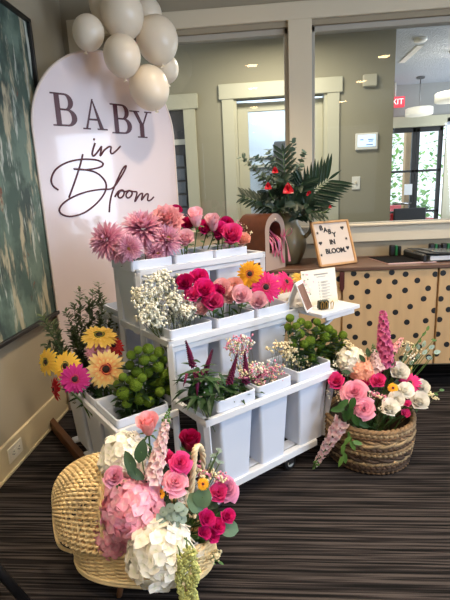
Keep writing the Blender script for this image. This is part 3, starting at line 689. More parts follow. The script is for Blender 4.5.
b = MB(AMX); b.add([(x, -.1, z) for x, z in O] + [(x, -.1, z) for x, z in I], [(i, n + i, n + i + 1, i + 1) for i in range(n - 1)], 0, None, False)
b.add([(-.095, -.1, 0), (.095, -.1, 0), (.056, -.1, .1), (-.056, -.1, .1)], [(0, 1, 2, 3)], 0, None, False)
b.add([(x, .1, z) for x, z in O], [tuple(range(n))], 0, None, False)
part(b, 'face', mat('pale_face', (176, 150, 134), .45, var=.05, scale=5), t)
part(MB(AMX).box((0, -.01, .096), (.112, .17, .008)), 'shelf', MATS['bent_walnut'], t)
part(MB(AMX @ MX.Translation((0, -.103, .285))).ball((0, 0, 0), .0055, 10, 8), 'peg', mat('peg_white', (236, 224, 208), .3), t)
rib = [mat('ribbon_rose', (214, 96, 132), .35, transl=.2), mat('ribbon_pale', (226, 150, 158), .35, transl=.2), mat('ribbon_wine', (150, 40, 84), .35)]
b = MB(AMX)
def ribbon(pts, w=.011, m=0):
    q = spline(pts, 5)
    def fn(u, v):
        k = v * (len(q) - 1); j = min(len(q) - 2, int(k)); p = q[j].lerp(q[j + 1], k - j); tw = math.sin(v * 5 + pts[0][0] * 90)
        return p + V((w * (u - .5) * .9, w * (u - .5) * .4 * tw, 0))
    b.grid(fn, 1, len(q) - 1, m)
for k in range(9):
    x = -.048 + .012 * k; ribbon([(x, -.02, .245 - R(0, .04)), (x + R(-.01, .01), -.06, .2), (x + R(-.015, .02), -.1, .17), (x + R(-.02, .02), -.112, .125), (x + R(-.02, .02), -.114, R(.07, .1))], m=k % 3)
part(b, 'ribbon_strands', rib, t)
t2 = thing('ribbon_bow', 'pink ribbon bow tied at the side of the wooden arch box', 'ribbon', AMX @ V((.07, -.115, .19)))
b = MB(AMX)
for sg in (-1, 1):
    ribbon([(.068, -.113, .188), (.068 + .03 * sg, -.135, .23), (.068 + .055 * sg, -.13, .205), (.068 + .028 * sg, -.12, .183), (.068, -.113, .186)], .013, 0)
    ribbon([(.068, -.113, .188), (.068 + .016 * sg, -.122, .14), (.068 + .035 * sg, -.118, .09), (.068 + .03 * sg + .02, -.116, .03)], .016, 0 if sg < 0 else 1)
part(b, 'loops', rib, t2); part(MB(AMX).ball((.068, -.116, .188), .007, 8, 6), 'knot', rib[0], t2)

# ================================================================== flower cart
CA = math.radians(40.6); CU = V((math.cos(CA), math.sin(CA), 0)); CW = V((-math.sin(CA), math.cos(CA), 0)); C0 = V((.122, 1.77, 0))
CM = MX(((CU.x, CW.x, 0, C0.x), (CU.y, CW.y, 0, C0.y), (0, 0, 1, 0), (0, 0, 0, 1)))
def at_w(px, py, w): return at_p(px, py, C0 + CW * w, CW)
def at_c(px, py, u, w, off=0.):
    p = CM @ V((u, w, 0)); n = EYE - p; n.z = 0; n.normalize(); return at_p(px, py, p + n * off, n)
def at_u(px, py, u): return at_p(px, py, C0 + CU * u, CU)
def cl(u, w, z): return CM @ V((u, w, z))
white = mat('white_painted_wood', (214, 217, 223), .5, var=.03, scale=6, bump=.08, bscale=40)
UL, UR = -.47, .235
t = thing('flower_cart', 'white stepped flower cart on casters filled with white buckets', 'flower cart', cl(-.12, .54, 0))
def cbar(name, a, b, w, h, lab=None): return part(MB().bar(cl(*a), cl(*b), w, h, up=(0, 0, 1)), name, white, t, lab)
tiers = [(-.04, .415, 1.12), (.19, .655, .89), (.42, .908, .66)]
for w0, z, w1 in tiers:
    for w in (w0, w1):
        cbar('rail', (UL, w + (.009 if w == w0 else -.009), z), (UR, w + (.009 if w == w0 else -.009), z), .018, .028)
        if z > .5: cbar('apron', (UL, w + (.014 if w == w0 else -.014), z - .028), (UR, w + (.014 if w == w0 else -.014), z - .028), .012, .022)
    for u in (UL + .01, UR - .01): cbar('side_rail', (u, w0, z), (u, w1, z), .02, .028)
for u in (UL + .012, UR - .012):
    for w, z0, z1 in ((.2, .1, .655), (.43, .1, .908), (.65, .1, .908), (.88, .1, .655), (.02, .1, .405), (1.06, .1, .405)):
        cbar('post', (u if z1 > .5 else u * .92, w, z0), (u, w if z1 > .5 else (w - .045 if w < .5 else w + .045), z1), .024, .024)
    cbar('stretcher', (u, .2, .3), (u, .88, .3), .018, .022)
cbar('base_rail', (UL, .0, .1), (UR - .1, .0, .1), .03, .03); cbar('base_rail', (UL, 1.08, .1), (UR - .1, 1.08, .1), .03, .03)
cbar('base_rail', (UL + .01, 0, .1), (UL + .01, 1.08, .1), .026, .028); cbar('base_rail', (UR - .11, 0, .1), (UR - .11, 1.08, .1), .026, .028)
for w in (.05, .14, .94, 1.03): cbar('base_slat', (UL, w, .108), (UR - .1, w, .108), .05, .01)
for w in (.25, .36, .72, .83): cbar('tier_slat', (UL, w, .396), (UR, w, .396), .05, .01)
for w in (.48, .6): cbar('tier_slat', (UL, w, .64), (UR, w, .64), .05, .01)
# end rack under the buckets on the near end
cbar('end_rail', (-.722, .15, .39), (-.722, .9, .39), .014, .026); cbar('end_rail', (-.722, .155, .39), (UL, .155, .39), .014, .026); cbar('end_rail', (-.722, .895, .39), (UL, .895, .39), .014, .026)
b = MB(); b.bar(cl(-.7, .12, .025), cl(-.72, 1.3, .025), .03, .05); b.bar(cl(-.54, .12, .025), cl(-.54, 1.1, .025), .03, .05); part(b, 'end_skid', mat('brown_skid', (92, 56, 30), .5), t, 'brown wooden skid')
for w in (.2, .36, .42, .58, .66, .83): cbar('end_slat', (-.70, w, .055), (-.5, w, .055), .05, .01)
# end shelf
part(MB(CM).box((.37, .28, .654), (.27, .46, .018), bev=.002), 'end_shelf', white, t)
part(MB(CM).box((.37, .06, .636), (.2, .012, .022), bev=.003), 'shelf_bracket', white, t); part(MB().bar(cl(.24, .1, .56), cl(.42, .1, .64), .02, .012), 'shelf_bracket', white, t)
rub = mat('black_rubber', (26, 26, 28), .5); steel = mat('grey_steel', (130, 132, 136), .35, metal=1)
for u, w in ((0.0, .03), (0.0, 1.05), (-.4, .03), (-.4, 1.05)):
    b = MB(CM); b.box((u, w, .083), (.045, .03, .006)); b.box((u, w - .014, .058), (.03, .003, .05)); b.box((u, w + .014, .058), (.03, .003, .05))
    fk = part(b, 'caster_fork', steel, t)
    hb = MB(CM @ MX.Translation((u, w, .034)) @ MX.Rotation(PI / 2, 4, 'X')); hb.lathe([(.001, -.012), (.017, -.012), (.018, -.009), (.018, .009), (.017, .012), (.001, .012)], 16); part(hb, 'caster_hub', ring_m, fk)
    wh = part(MB(CM @ MX.Translation((u, w, .034)) @ MX.Rotation(PI / 2, 4, 'X')).lathe([(.008, -.01), (.03, -.01), (.034, -.006), (.034, .006), (.03, .01), (.008, .01)], 18), 'caster_wheel', rub, fk)

# ------------------------------------------------------------------ buckets
buck_m = mat('white_bucket', (212, 219, 233), .38, coat=.05)
def rrect(hx, hy, r, n=4):
    return [(sx * (hx - r) + r * math.cos(a0 + PI / 2 * k / n), sy * (hy - r) + r * math.sin(a0 + PI / 2 * k / n)) for sx, sy, a0 in ((1, 1, 0), (-1, 1, PI / 2), (-1, -1, PI), (1, -1, 3 * PI / 2)) for k in range(n + 1)]
def bucket(u, w, z0, z1, wu, ww, lab, grp, taper=.7, col=.045):
    t = thing('flower_bucket', lab, 'bucket', cl(u, w, z0), grp)
    M = CM @ MX.Translation((u, w, 0)); b = MB(M); hx, hy = wu / 2, ww / 2; zc = z1 - col
    loops = [(.02, z0), (taper, z0), (taper, z0 + .004), (.9, zc), (.88, zc), (taper - .03, z0 + .008), (.02, z0 + .008)]
    def ring(lp):
        pts = [rrect(hx * s, hy * max(s, s + (1 - s) * .25) if s > .1 else hy * s, min(.012, hx * s * .5)) for s, z in lp]
        n = len(pts[0]); b.add([(x, y_, z) for q, (s, z) in zip(pts, lp) for x, y_ in q], [(i * n + k, i * n + (k + 1) % n, (i + 1) * n + (k + 1) % n, (i + 1) * n + k) for i in range(len(lp) - 1) for k in range(n)], 0, None, False)
    ring(loops); bd = part(b, 'body', buck_m, t)
    b = MB(M); ring([(.9, zc - .002), (.985, zc), (1, zc + .003), (1, z1 - .002), (.985, z1), (.95, z1), (.935, z1 - .004), (.9, zc - .002)]); part(b, 'rim', buck_m, t)
    return t
for u, wu, lab in ((-.315, .182, 'tall white bucket of veronica at the front of the cart'), (-.122, .178, 'tall white bucket of pink filler at the front of the cart'), (.107, .205, 'tall white bucket of green buttons at the front cart corner')):
    bucket(u, .075, .114, .475, wu, .205, lab, 'front row of cart buckets')
for u, wu, lab in ((-.352, .2, 'white bucket holding baby\'s breath on the middle step'), (-.128, .205, 'white bucket of mixed pink roses on the middle step'), (.09, .2, 'white bucket of bright gerberas on the middle step')):
    bucket(u, .305, .402, .706, wu, .205, lab, 'middle step of cart buckets')
for u, wu, lab in ((-.386, .195, 'white bucket of lilac pink chrysanthemums on the top step'), (-.172, .205, 'white bucket of pale pink roses on the top step'), (.035, .195, 'white bucket of hot pink roses on the top step')):
    bucket(u, .54, .647, .958, wu, .215, lab, 'top step of cart buckets')
bucket(-.36, .775, .402, .7, .2, .2, 'empty white bucket on the far side of the cart behind the top step', 'rear step of cart buckets')
for w, lab in ((.28, 'white bucket of green buttons hung on the near end of the cart'), (.505, 'white bucket of gerberas hung on the near end of the cart'), (.74, 'white bucket of grey green foliage farthest along the end of the cart')):
    bucket(-.605, w, .062, .43, .215, .215, lab, 'buckets hung on the end of the cart')

# ================================================================== blooms: meshes shared by their copies, radius 1, facing +Z
def m_gerbera(n=23):
    b = MB()
    for ring, (nn, L, zz, dr) in enumerate(((n, 1., 0, .12), (n - 4, .86, .05, .05), (n - 8, .55, .1, -.05))):
        for k in range(nn):
            a = 2 * PI * (k + .5 * ring) / nn + R(-.06, .06); d = V((math.cos(a), math.sin(a), R(-.16, .14)))
            b.leaf(V((math.cos(a), math.sin(a), 0)) * .14 + V((0, 0, zz)), d, (0, 0, 1), (L - .14) * R(.93, 1.04), .2 if ring < 2 else .14, curl=dr * L + R(0, .06), fold=.25, nu=2, nv=6, blunt=.3)
    return b
def m_gcentre():
    b = MB(); b.ball((0, 0, .08), .19, 14, 8, 0, (1, 1, .55))
    for k in range(40):
        a = k * 2.39996; r = .2 + .1 * ((k % 7) / 7); b.bead((r * math.cos(a), r * math.sin(a), .12), .035, 1)
    return b
def m_gback():
    return MB().lathe([(.03, -.2), (.12, -.16), (.2, -.05), (.16, .02)], 12)
def m_rose(op=.6, n=20, sd=1, ruf=0.):
    rd = random.Random(sd); b = MB(); b.grid(lambda u, v: V(((.1 + .3 * math.sin(PI * (.15 + .85 * v))) * math.cos(2 * PI * u), (.1 + .3 * math.sin(PI * (.15 + .85 * v))) * math.sin(2 * PI * u), -.6 + 1.25 * v)), 10, 5, 0, True)
    for k in range(n):
        f = k / (n - 1); ang = k * 2.39996 + rd.uniform(-.2, .2); r0 = .09 + .5 * f; top = .92 - (.22 + .4 * op) * f * f; sp = 1.75 - .8 * f; lean = f * f * (.1 + .42 * op)
        def fn(u, v):
            s = u * 2 - 1; hw = sp * (.35 + .65 * math.sin(PI * min(.85, .1 + v * .75)))
            rad = r0 * (.25 + .75 * math.sqrt(v)) + lean * max(0, v - .45) ** 1.5 * 1.9 + (.05 * rd_k if v > .9 else 0)
            z = -.62 + (top + .62) * v - .16 * s * s * v - (lean * .22 if v > .92 else 0)
            th = ang + s * hw; rad *= 1 + .07 * s * s * v + ruf * v * v * math.sin(13 * th + k)
            return V((rad * math.cos(th), rad * math.sin(th), z))
        rd_k = rd.uniform(.5, 1.5)
        b.grid(fn, 6, 6)
    return b
def m_sepals():
    b = MB(); b.lathe([(.06, -.85), (.17, -.75), (.22, -.62), (.18, -.55)], 10)
    for k in range(5):
        a = 2 * PI * k / 5; b.leaf((.15 * math.cos(a), .15 * math.sin(a), -.64), (math.cos(a), math.sin(a), .05), (0, 0, 1), .5, .16, curl=.25, nu=2, nv=3)
    return b
def m_mum(layers=8, n=30, droop=.25):
    b = MB()
    for l in range(layers):
        f = l / (layers - 1); el = -.35 + 1.75 * f; nn = int(n * (1 - .62 * f)); L = 1. - .45 * f
        for k in range(nn):
            a = 2 * PI * (k + .5 * (l % 2)) / nn + R(-.1, .1); e = el + R(-.1, .1)
            d = V((math.cos(a) * math.cos(e), math.sin(a) * math.cos(e), math.sin(e)))
            b.leaf(d * .1, d, V((0, 0, 1)) if e < 1.2 else V((math.cos(a), math.sin(a), 0)), L * R(.85, 1.08), .14, curl=(droop - .55 * f) * R(.7, 1.2), fold=.45, nu=2, nv=5, blunt=.5)
    return b
def m_pompom():
    b = MB(); b.ball((0, 0, 0), .84, 12, 8, 0, (1, 1, .82))
    for k in range(120):
        z = 1 - 2 * (k + .5) / 120; a = k * 2.39996; q = math.sqrt(1 - z * z); d = V((q * math.cos(a), q * math.sin(a), z * .85))
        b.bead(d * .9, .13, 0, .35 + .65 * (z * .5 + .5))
    return b
def m_hydrangea(n=140, fl=.22, low=-.5):
    b = MB(); b.ball((0, 0, 0), .76, 14, 10, 0)
    for k in range(n):
        z = 1 - (1 - low) * (k + .5) / n; a = k * 2.39996 + R(-.1, .1); q = math.sqrt(max(0, 1 - z * z)); d = V((q * math.cos(a), q * math.sin(a), z)); c = d * R(.86, 1.02)
        nn = (d + V((R(-.45, .45), R(-.45, .45), R(-.45, .45)))).normalized(); x = nn.orthogonal().normalized(); y_ = nn.cross(x); ph = R(0, 2)
        for p in range(4):
            an = ph + PI / 2 * p; dd = x * math.cos(an) + y_ * math.sin(an)
            b.leaf(c, dd + nn * .15, nn, fl * R(.9, 1.15), fl * 1.15, curl=R(-.15, .2), fold=R(-.1, .25), nu=2, nv=3, blunt=.5)
    return b
def m_daisy(): return MB() 
def m_spike(n=46, L=6., w=.9, fl=.42, tipk=.35):
    """florets up a stem of length L along +Z, widest near the foot"""
    b = MB()
    for k in range(n):
        f = (k + .5) / n; z = L * f; rr = w * (1 - (1 - tipk) * f ** 1.3) * R(.85, 1.1); a = k * 2.39996; d = V((math.cos(a), math.sin(a), .3)).normalized(); c = V((0, 0, z)) + d * rr * .6; s = fl * (1 - .62 * f)
        x = d.orthogonal().normalized(); y_ = d.cross(x)
        for p in range(5):
            an = 2 * PI * p / 5 + k; dd = x * math.cos(an) + y_ * math.sin(an) + d * .5
            b.leaf(c, dd, d, s * R(1., 1.4), s * 1.0, curl=R(.0, .35), fold=.2, nu=2, nv=3, blunt=.5)
    return b
def m_veron(L=1.):
    b = MB(); b.tube([(0, 0, 0), (.02, 0, L * .5), (.0, 0.03, L)], [.07, .075, .012], 8)
    for k in range(90):
        f = (k + .5) / 90; a = k * 2.39996; rr = .085 * (1 - f) + .015; b.bead((rr * math.cos(a), rr * math.sin(a), L * f), .035 * (1 - .6 * f), 0, f)
    return b
MESH = {}
def mm(key, b, mats):
    if key not in MESH: MESH[key] = b().mesh(key, mats)
    return MESH[key]
G_ = lambda nm, st: petal(nm, st)
ger = {
 'peach': G_('gerbera_peach', [(0, (232, 110, 60)), (.35, (244, 168, 108)), (.75, (250, 222, 150)), (1, (250, 228, 160))]),
 'yellow': G_('gerbera_yellow', [(0, (238, 160, 84)), (.3, (246, 200, 90)), (1, (250, 214, 84))]),
 'gold': G_('gerbera_gold', [(0, (236, 150, 20)), (.4, (248, 178, 34)), (1, (250, 190, 48))]),
 'magenta': G_('gerbera_magenta', [(0, (150, 20, 80)), (.3, (206, 40, 128)), (1, (214, 60, 150))]),
 'pink': G_('gerbera_pink', [(0, (238, 120, 160)), (.3, (226, 36, 120)), (1, (236, 60, 140))]),
 'red': G_('gerbera_red', [(0, (140, 20, 24)), (1, (196, 44, 48))]), 'crimson': G_('gerbera_crimson', [(0, (120, 6, 20)), (1, (196, 10, 36))]),
 'lemon': G_('gerbera_lemon', [(0, (224, 170, 40)), (1, (240, 208, 110))]),
}
dark_c = mat('flower_eye_dark', (36, 20, 18), .7); rose_ring = mat('floret_ring_rose', (190, 60, 60), .6); yel_c = mat('flower_eye_green', (120, 130, 50), .7)
ros = {
 'hot': G_('rose_hot_pink', [(0, (150, 6, 80)), (.6, (208, 20, 116)), (1, (230, 44, 138))]), 'deep': G_('rose_deep_pink', [(0, (120, 4, 60)), (1, (192, 14, 96))]),
 'pale': G_('rose_pale_pink', [(0, (236, 206, 180)), (.5, (246, 192, 204)), (1, (248, 204, 216))]), 'blush': G_('rose_blush', [(0, (226, 190, 160)), (.5, (240, 186, 184)), (1, (244, 198, 200))]),
 'peach': G_('rose_peach', [(0, (238, 170, 130)), (1, (246, 190, 176))]), 'pink': G_('rose_candy_pink', [(0, (238, 140, 168)), (1, (246, 178, 200))]),
 'cerise': G_('rose_cerise', [(0, (206, 30, 110)), (1, (238, 78, 152))]), 'white': G_('rose_white', [(0, (244, 236, 200)), (.5, (250, 246, 232)), (1, (252, 249, 242))]),
 'salmon': G_('rose_salmon', [(0, (246, 176, 168)), (1, (250, 188, 196))]), 'wine': G_('petal_wine', [(0, (90, 0, 40)), (1, (172, 6, 74))]), 'lilac': G_('rose_lilac_pink', [(0, (220, 130, 170)), (1, (226, 150, 190))]),
}
mum_m = G_('mum_lilac_pink', [(0, (170, 90, 116)), (.5, (214, 142, 170)), (1, (238, 190, 208))]); mumc = mat('mum_heart', (196, 170, 80), .7)
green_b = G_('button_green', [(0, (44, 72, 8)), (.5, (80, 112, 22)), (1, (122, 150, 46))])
leaf_m = mat('leaf_green', (52, 92, 36), .5, jit=.18, var=.15, scale=12, transl=.2); leaf_d = mat('leaf_deep_green', (38, 66, 32), .5, jit=.15, transl=.15); leaf_l = mat('leaf_light_green', (96, 134, 62), .5, jit=.15, transl=.25)
def blooms(kind, c):
    if kind == 'gerbera': return [('petals', mm('gerbera_' + c, m_gerbera, ger[c])), ('eye', mm('gerbera_eye', m_gcentre, [dark_c, rose_ring]) if c not in ('lemon', 'yellow') else mm('gerbera_eye_green', m_gcentre, [dark_c, yel_c])), ('calyx', mm('gerbera_calyx', m_gback, stem_m))]
    if kind == 'rose': return [('petals', mm('rose_' + c, lambda: m_rose(.32, 22, hash(c) % 99), ros[c])), ('sepals', mm('rose_sepals', m_sepals, stem_m))]
    if kind == 'bud': return [('petals', mm('bud_' + c, lambda: m_rose(.05, 12, 5), ros[c])), ('sepals', mm('rose_sepals', m_sepals, stem_m))]
    if kind == 'carnation': return [('petals', mm('carnation_' + c, lambda: m_rose(.75, 34, 4, .13), ros[c])), ('sepals', mm('rose_sepals', m_sepals, stem_m))]
    if kind == 'peony': return [('petals', mm('peony_' + c, lambda: m_rose(1.1, 26, 9), ros[c])), ('sepals', mm('rose_sepals', m_sepals, stem_m))]
    if kind == 'mum': return [('petals', mm('mum', m_mum, mum_m)), ('eye', mm('mum_eye', lambda: MB().ball((0, 0, .3), .16, 10, 6, 0, (1, 1, .6)), mumc))]
    if kind == 'button': return [('head', mm('button', m_pompom, green_b))]
    if kind == 'hydrangea': return [('florets', mm('hydrangea_' + c, m_hydrangea, [ros[c], leaf_l]))]
_h = hash
def hash(s): return sum(ord(x) * (i + 3) for i, x in enumerate(s))
TOCAM = lambda p: (EYE - V(p)).normalized()
def flower(kind, c, name, lab, cat, grp, base, p, r, up=.8, turn=0., leaves=0, sr=.0028, lm=None, tilt=None, roll=None):
    """one cut flower: its bloom at p with radius r (metres), its stem down to base"""
    p = V(p); base = V(base); d = TOCAM(p) + V((0, 0, up)); d = (MX.Rotation(turn, 3, 'Z') @ d + V((R(-.12, .12), R(-.12, .12), R(-.08, .08)))).normalized()
    if tilt is not None: d = V(tilt).normalized()
    t = thing(name, lab, cat, base, grp); M = MX.Translation(p) @ aim(d, R(0, 6) if roll is None else roll) @ MX.Diagonal((r, r, r, 1))
    for pn, me in blooms(kind, c): inst(me, pn, t, M)
    off = .7 if kind in ('rose', 'bud', 'peony') else .15
    a = p - d * r * off; L = (a - base).length
    pts = bez(base, base.lerp(a, .4) + V((0, 0, L * .08)), a - d * min(.08, L * .3), a, 8)
    part(MB().tube(pts, sr, 6), 'stem', stem_m, t)
    if leaves:
        b = MB()
        for k in range(leaves):
            f = R(.5, .93); j = int(f * 8); q = pts[j].lerp(pts[min(8, j + 1)], f * 8 - j); an = R(0, 2 * PI); b.leaf(q, (math.cos(an), math.sin(an), R(.0, .7)), (0, 0, 1), R(.035, .06), R(.018, .028), curl=R(0, .3))
        part(b, 'foliage', lm or leaf_m, t)
    return t
def rpx(rp, p): return rp * depth(p) / F
def inb(u, w, z, su=.05, sw=.05): return cl(u + R(-su, su), w + R(-sw, sw), z)

# ---- top step
T1, T2, T3 = (-.386, .54, .67), (-.172, .54, .67), (.035, .54, .67)
for px, py, r, w, up, tn, lab in ((107, 240, 21, .52, .3, -.5, 'lilac pink chrysanthemum leaning out at the far left of the top step'), (143, 229, 25, .53, 1.2, 0, 'largest lilac pink chrysanthemum, face up in the top step bucket'), (129, 248, 15, .44, -.1, 0, 'small lilac chrysanthemum facing front with its yellow heart showing'), (166, 240, 19, .47, .3, .5, 'lilac pink chrysanthemum next to the coral carnation'), (118, 250, 14, .5, .2, -.3, 'lilac chrysanthemum tucked low behind the front facing one'), (156, 252, 12, .47, -.2, .3, 'lilac chrysanthemum hanging low over the top bucket rim')):
    p = at_w(px, py, w); flower('mum', '', 'chrysanthemum', lab, 'chrysanthemum', 'lilac chrysanthemums on the top step', inb(*T1), p, rpx(r, p), up, tn, 3)
for px, py, r, kind, c, w, lab in ((167, 222, 14, 'carnation', 'salmon', .53, 'frilly coral pink carnation between chrysanthemums and pale roses'), (176, 213, 7, 'rose', 'deep', .6, 'deep pink rose peeping above the coral carnation'), (196, 219, 10.5, 'bud', 'pale', .5, 'tallest pale pink rose bud on the top step'), (213, 224, 9.5, 'bud', 'pale', .5, 'pale pink rose bud right of the tallest one'), (185, 240, 9.5, 'rose', 'pale', .46, 'low pale pink rose by the chrysanthemums on top step'), (188, 226, 7.5, 'rose', 'deep', .56, 'dark pink rose behind the low pale pink rose'), (205, 229, 8.5, 'rose', 'hot', .56, 'hot pink rose between the two pale pink buds')):
    p = at_w(px, py, w); flower(kind, c, 'rose' if kind != 'carnation' else 'carnation', lab, 'flower', 'roses in the middle bucket of the top step', inb(*T2), p, rpx(r, p) * 1.28, 1.6 if kind == 'bud' else .6, 0, 3)
for px, py, r, c, w, lab in ((219, 233, 10, 'hot', .52, 'hot pink rose at the left of the top right bucket'), (231, 237, 11.5, 'cerise', .47, 'big hot pink rose at the front of top right bucket'), (226, 226, 8, 'deep', .58, 'dark pink rose behind in the top right bucket'), (243, 241, 7.5, 'peach', .5, 'peach flower at the right edge of the top step')):
    p = at_w(px, py, w); flower('rose', c, 'rose', lab, 'rose', 'roses in the right bucket of the top step', inb(*T3), p, rpx(r, p) * 1.3, .7, .2, 3)

# ---- baby's breath and other filler sprays
gyp = {'white': mat('gypsophila_white', (240, 236, 218), .6), 'pink': mat('gypsophila_pink', (226, 140, 166), .6), 'cream': mat('gypsophila_cream', (238, 222, 180), .6)}
twg = mat('filler_twig', (92, 102, 62), .6)
def spray(lab, grp, base, p, rad, n, c, bs=.0042, c2=None, flat=.8, name='gypsophila_spray'):
    """a branching spray: twigs fan out from the top third of the stem to n small blossoms in a ball of radius rad about p"""
    base = V(base); p = V(p); t = thing(name, lab, 'filler flower', base, grp); fork = base.lerp(p, .72); b = MB(); b.tube(bez(base, base.lerp(fork, .5), fork, fork, 5), .0016, 4)
    s = MB()
    for k in range(max(4, n // 8)):
        d = V((R(-1, 1), R(-1, 1), R(-.7, 1))); d = d.normalized() * rad * R(.35, .85); d.z *= flat; q = p + d; b.tube([fork, fork.lerp(q, .6) + V((R(-.01, .01), R(-.01, .01), R(-.01, .01))), q], .0008, 3, cap=False)
        for j in range(8):
            e = q + V((R(-1, 1), R(-1, 1), R(-.6, 1))) * rad * .42; b.tube([q, e], .0005, 3, cap=False); s.bead(e, bs * R(.6, 1.2), k % 2 if c2 else 0)
    part(b, 'stem', twg, t); o = part(s, 'blossoms', [gyp[c], gyp[c2]] if c2 else gyp[c], t); o['kind'] = 'stuff'
B1 = (-.352, .305, .42)
for k, (px, py, r) in enumerate(((150, 300, 17), (166, 290, 18), (180, 300, 16), (160, 310, 17), (176, 313, 15), (146, 312, 13), (162, 278, 12), (188, 311, 12), (152, 287, 13), (170, 302, 18), (155, 318, 11), (140, 304, 13), (138, 294, 11), (146, 318, 11), (192, 318, 10), (172, 322, 10), (182, 310, 13), (160, 324, 9))):
    p = at_w(px, py, R(.25, .34)); spray('airy white baby\'s breath spray in the front left bucket of the middle step', 'sprays of baby\'s breath', inb(*B1, .03, .03), p, rpx(r, p), 64, 'white', .006)
for k, (px, py, r) in enumerate(((240, 226, 9), (247, 238, 9), (236, 250, 7), (228, 248, 6))):
    p = at_w(px, py, .5); spray('dusty pink filler spray around the hot pink roses on top', 'dusty filler on the top step', inb(*T3, .03, .03), p, rpx(r, p), 32, 'pink', .003, 'cream')

# ---- middle step roses and gerberas
T5 = (-.128, .305, .42)
for px, py, r, c, w, lab in ((185, 284, 8.5, 'deep', .3, 'dark pink rose nearest the baby\'s breath'), (199, 279, 9, 'hot', .33, 'hot pink rose at the top of the middle step bunch'), (204, 292, 11, 'hot', .27, 'large hot pink rose in the middle of its bunch'), (213, 303, 10, 'cerise', .24, 'lowest hot pink rose leaning over the middle bucket rim'), (218, 292, 7, 'deep', .3, 'dark pink rose beside the first blush rose'), (201, 310, 8, 'blush', .27, 'blush rose tucked under the hot pink roses'), (193, 296, 8, 'cerise', .28, 'hot pink rose touching the white baby\'s breath'), (223, 289, 9, 'blush', .31, 'blush rose just right of the hot pink bunch'), (235, 287, 8.5, 'peach', .32, 'peach blush rose behind the front blush rose'), (242, 297, 10, 'pale', .24, 'largest blush rose at the front of middle step'), (229, 298, 7, 'blush', .29, 'small blush rose left of the largest one'), (259, 302, 9, 'pale', .24, 'pink rose below the big pink gerbera')):
    p = at_w(px, py, w); flower('rose', c, 'rose', lab, 'rose', 'roses on the middle step', inb(*T5), p, rpx(r, p) * 1.36, .5, 0, 5)
T6 = (.09, .305, .42)
for px, py, r, c, w, up, tn, lab in ((250, 274, 14.5, 'gold', .3, .1, -.1, 'orange yellow gerbera with dark eye on the middle step'), (266, 287, 16.5, 'pink', .24, .05, 0, 'large hot pink gerbera with dark eye facing front'), (286, 282, 13, 'pink', .28, .5, 1.0, 'hot pink gerbera turned sideways on the middle step'), (302, 279, 12, 'lemon', .3, 1.6, 1.0, 'pale yellow gerbera seen side on by the menu card'), (277, 286, 10, 'gold', .36, .8, .2, 'yellow gerbera half hidden between two pink gerberas')):
    p = at_w(px, py, w); flower('gerbera', c, 'gerbera', lab, 'gerbera', 'gerberas on the middle step', inb(*T6), p, rpx(r, p), up, tn, 0, .0035)
for k in range(5): 
    p = at_w(R(262, 290), R(296, 306), .3); flower('bud', 'white', 'rose_bud', 'cream rose bud low among the gerbera stems', 'rose', 'cream buds under the gerberas', inb(*T6), p, .018, 1.5, 0, 2)

# ---- front row: veronica, pink filler, green buttons
ver = G_('veronica_wine', [(0, (140, 50, 92)), (.6, (112, 24, 66)), (1, (86, 20, 52))])
T7 = (-.315, .075, .13)
for k, (x0, y0_, x1, y1_, w, lab) in enumerate(((193, 366, 187, 346, .09, 'upright veronica spike at the left of its bucket'), (203, 378, 211, 355, .1, 'veronica spike leaning right above the dark leaves'), (196, 372, 197, 392, .02, 'veronica spike hanging over the bucket rim'), (187, 374, 184, 384, .02, 'short drooping veronica spike at the far left'), (229, 384, 236, 360, .03, 'tall curved veronica spike at the centre of the row'), (246, 383, 245, 358, .04, 'wine veronica spike before the pink filler'), (252, 381, 263, 373, .04, 'veronica spike leaning right over the pink filler'), (213, 378, 219, 384, .05, 'tiny veronica spike low between dark leaves'), (203, 370, 200, 384, .04, 'veronica spike nodding among the dark leaves'))):
    a, e = at_w(x0, y0_, w), at_w(x1, y1_, w - .02); L = (e - a).length * 1.25; base = inb(*T7, .03, .03); t = thing('veronica', lab, 'veronica', base, 'veronica spikes in the front row')
    top = (a + V((0, 0, .02))) if y1_ > y0_ else a
    part(MB().tube(bez(base, base.lerp(a, .5), a - (e - a).normalized() * .03, a, 8), .002, 5), 'stem', stem_m, t)
    inst(mm('veronica', lambda: m_veron(1.), ver), 'spike', t, MX.Translation(a) @ aim(e - a) @ MX.Diagonal((L, L, L, 1)))
    b = MB()
    for j in range(13):
        q = base.lerp(a, R(.8, 1.0)) + V((R(-.02, .02), R(-.02, .02), R(-.02, .03))); b.leaf(q, (R(-1, 1), R(-1, .4), R(-.45, .5)), (0, 0, 1), R(.045, .08), R(.016, .026), curl=.25, fold=.3)
    part(b, 'foliage', leaf_d if k % 2 else leaf_m, t)
for px, py, w in ((214, 394, .03), (232, 390, .03), (222, 385, .06), (205, 396, .02), (238, 384, .07), (193, 388, .04), (199, 398, .0)):
    p = at_w(px, py, w); base = inb(*T7, .03, .03); t = thing('foliage_sprig', 'dark leafy sprig spreading over the veronica bucket rim', 'leaf sprig', base, 'dark sprigs in the veronica bucket')
    part(MB().tube(bez(base, base.lerp(p, .5), p, p, 6), .0018, 5), 'stem', stem_m, t); b = MB()
    for j in range(10): b.leaf(p + V((R(-.03, .03), R(-.03, .03), R(-.02, .02))), (R(-1, 1), R(-1, .3), R(-.35, .4)), (0, 0, 1), R(.05, .085), R(.018, .028), curl=.25, fold=.3)
    part(b, 'foliage', leaf_d, t)
T8 = (-.122, .075, .13)
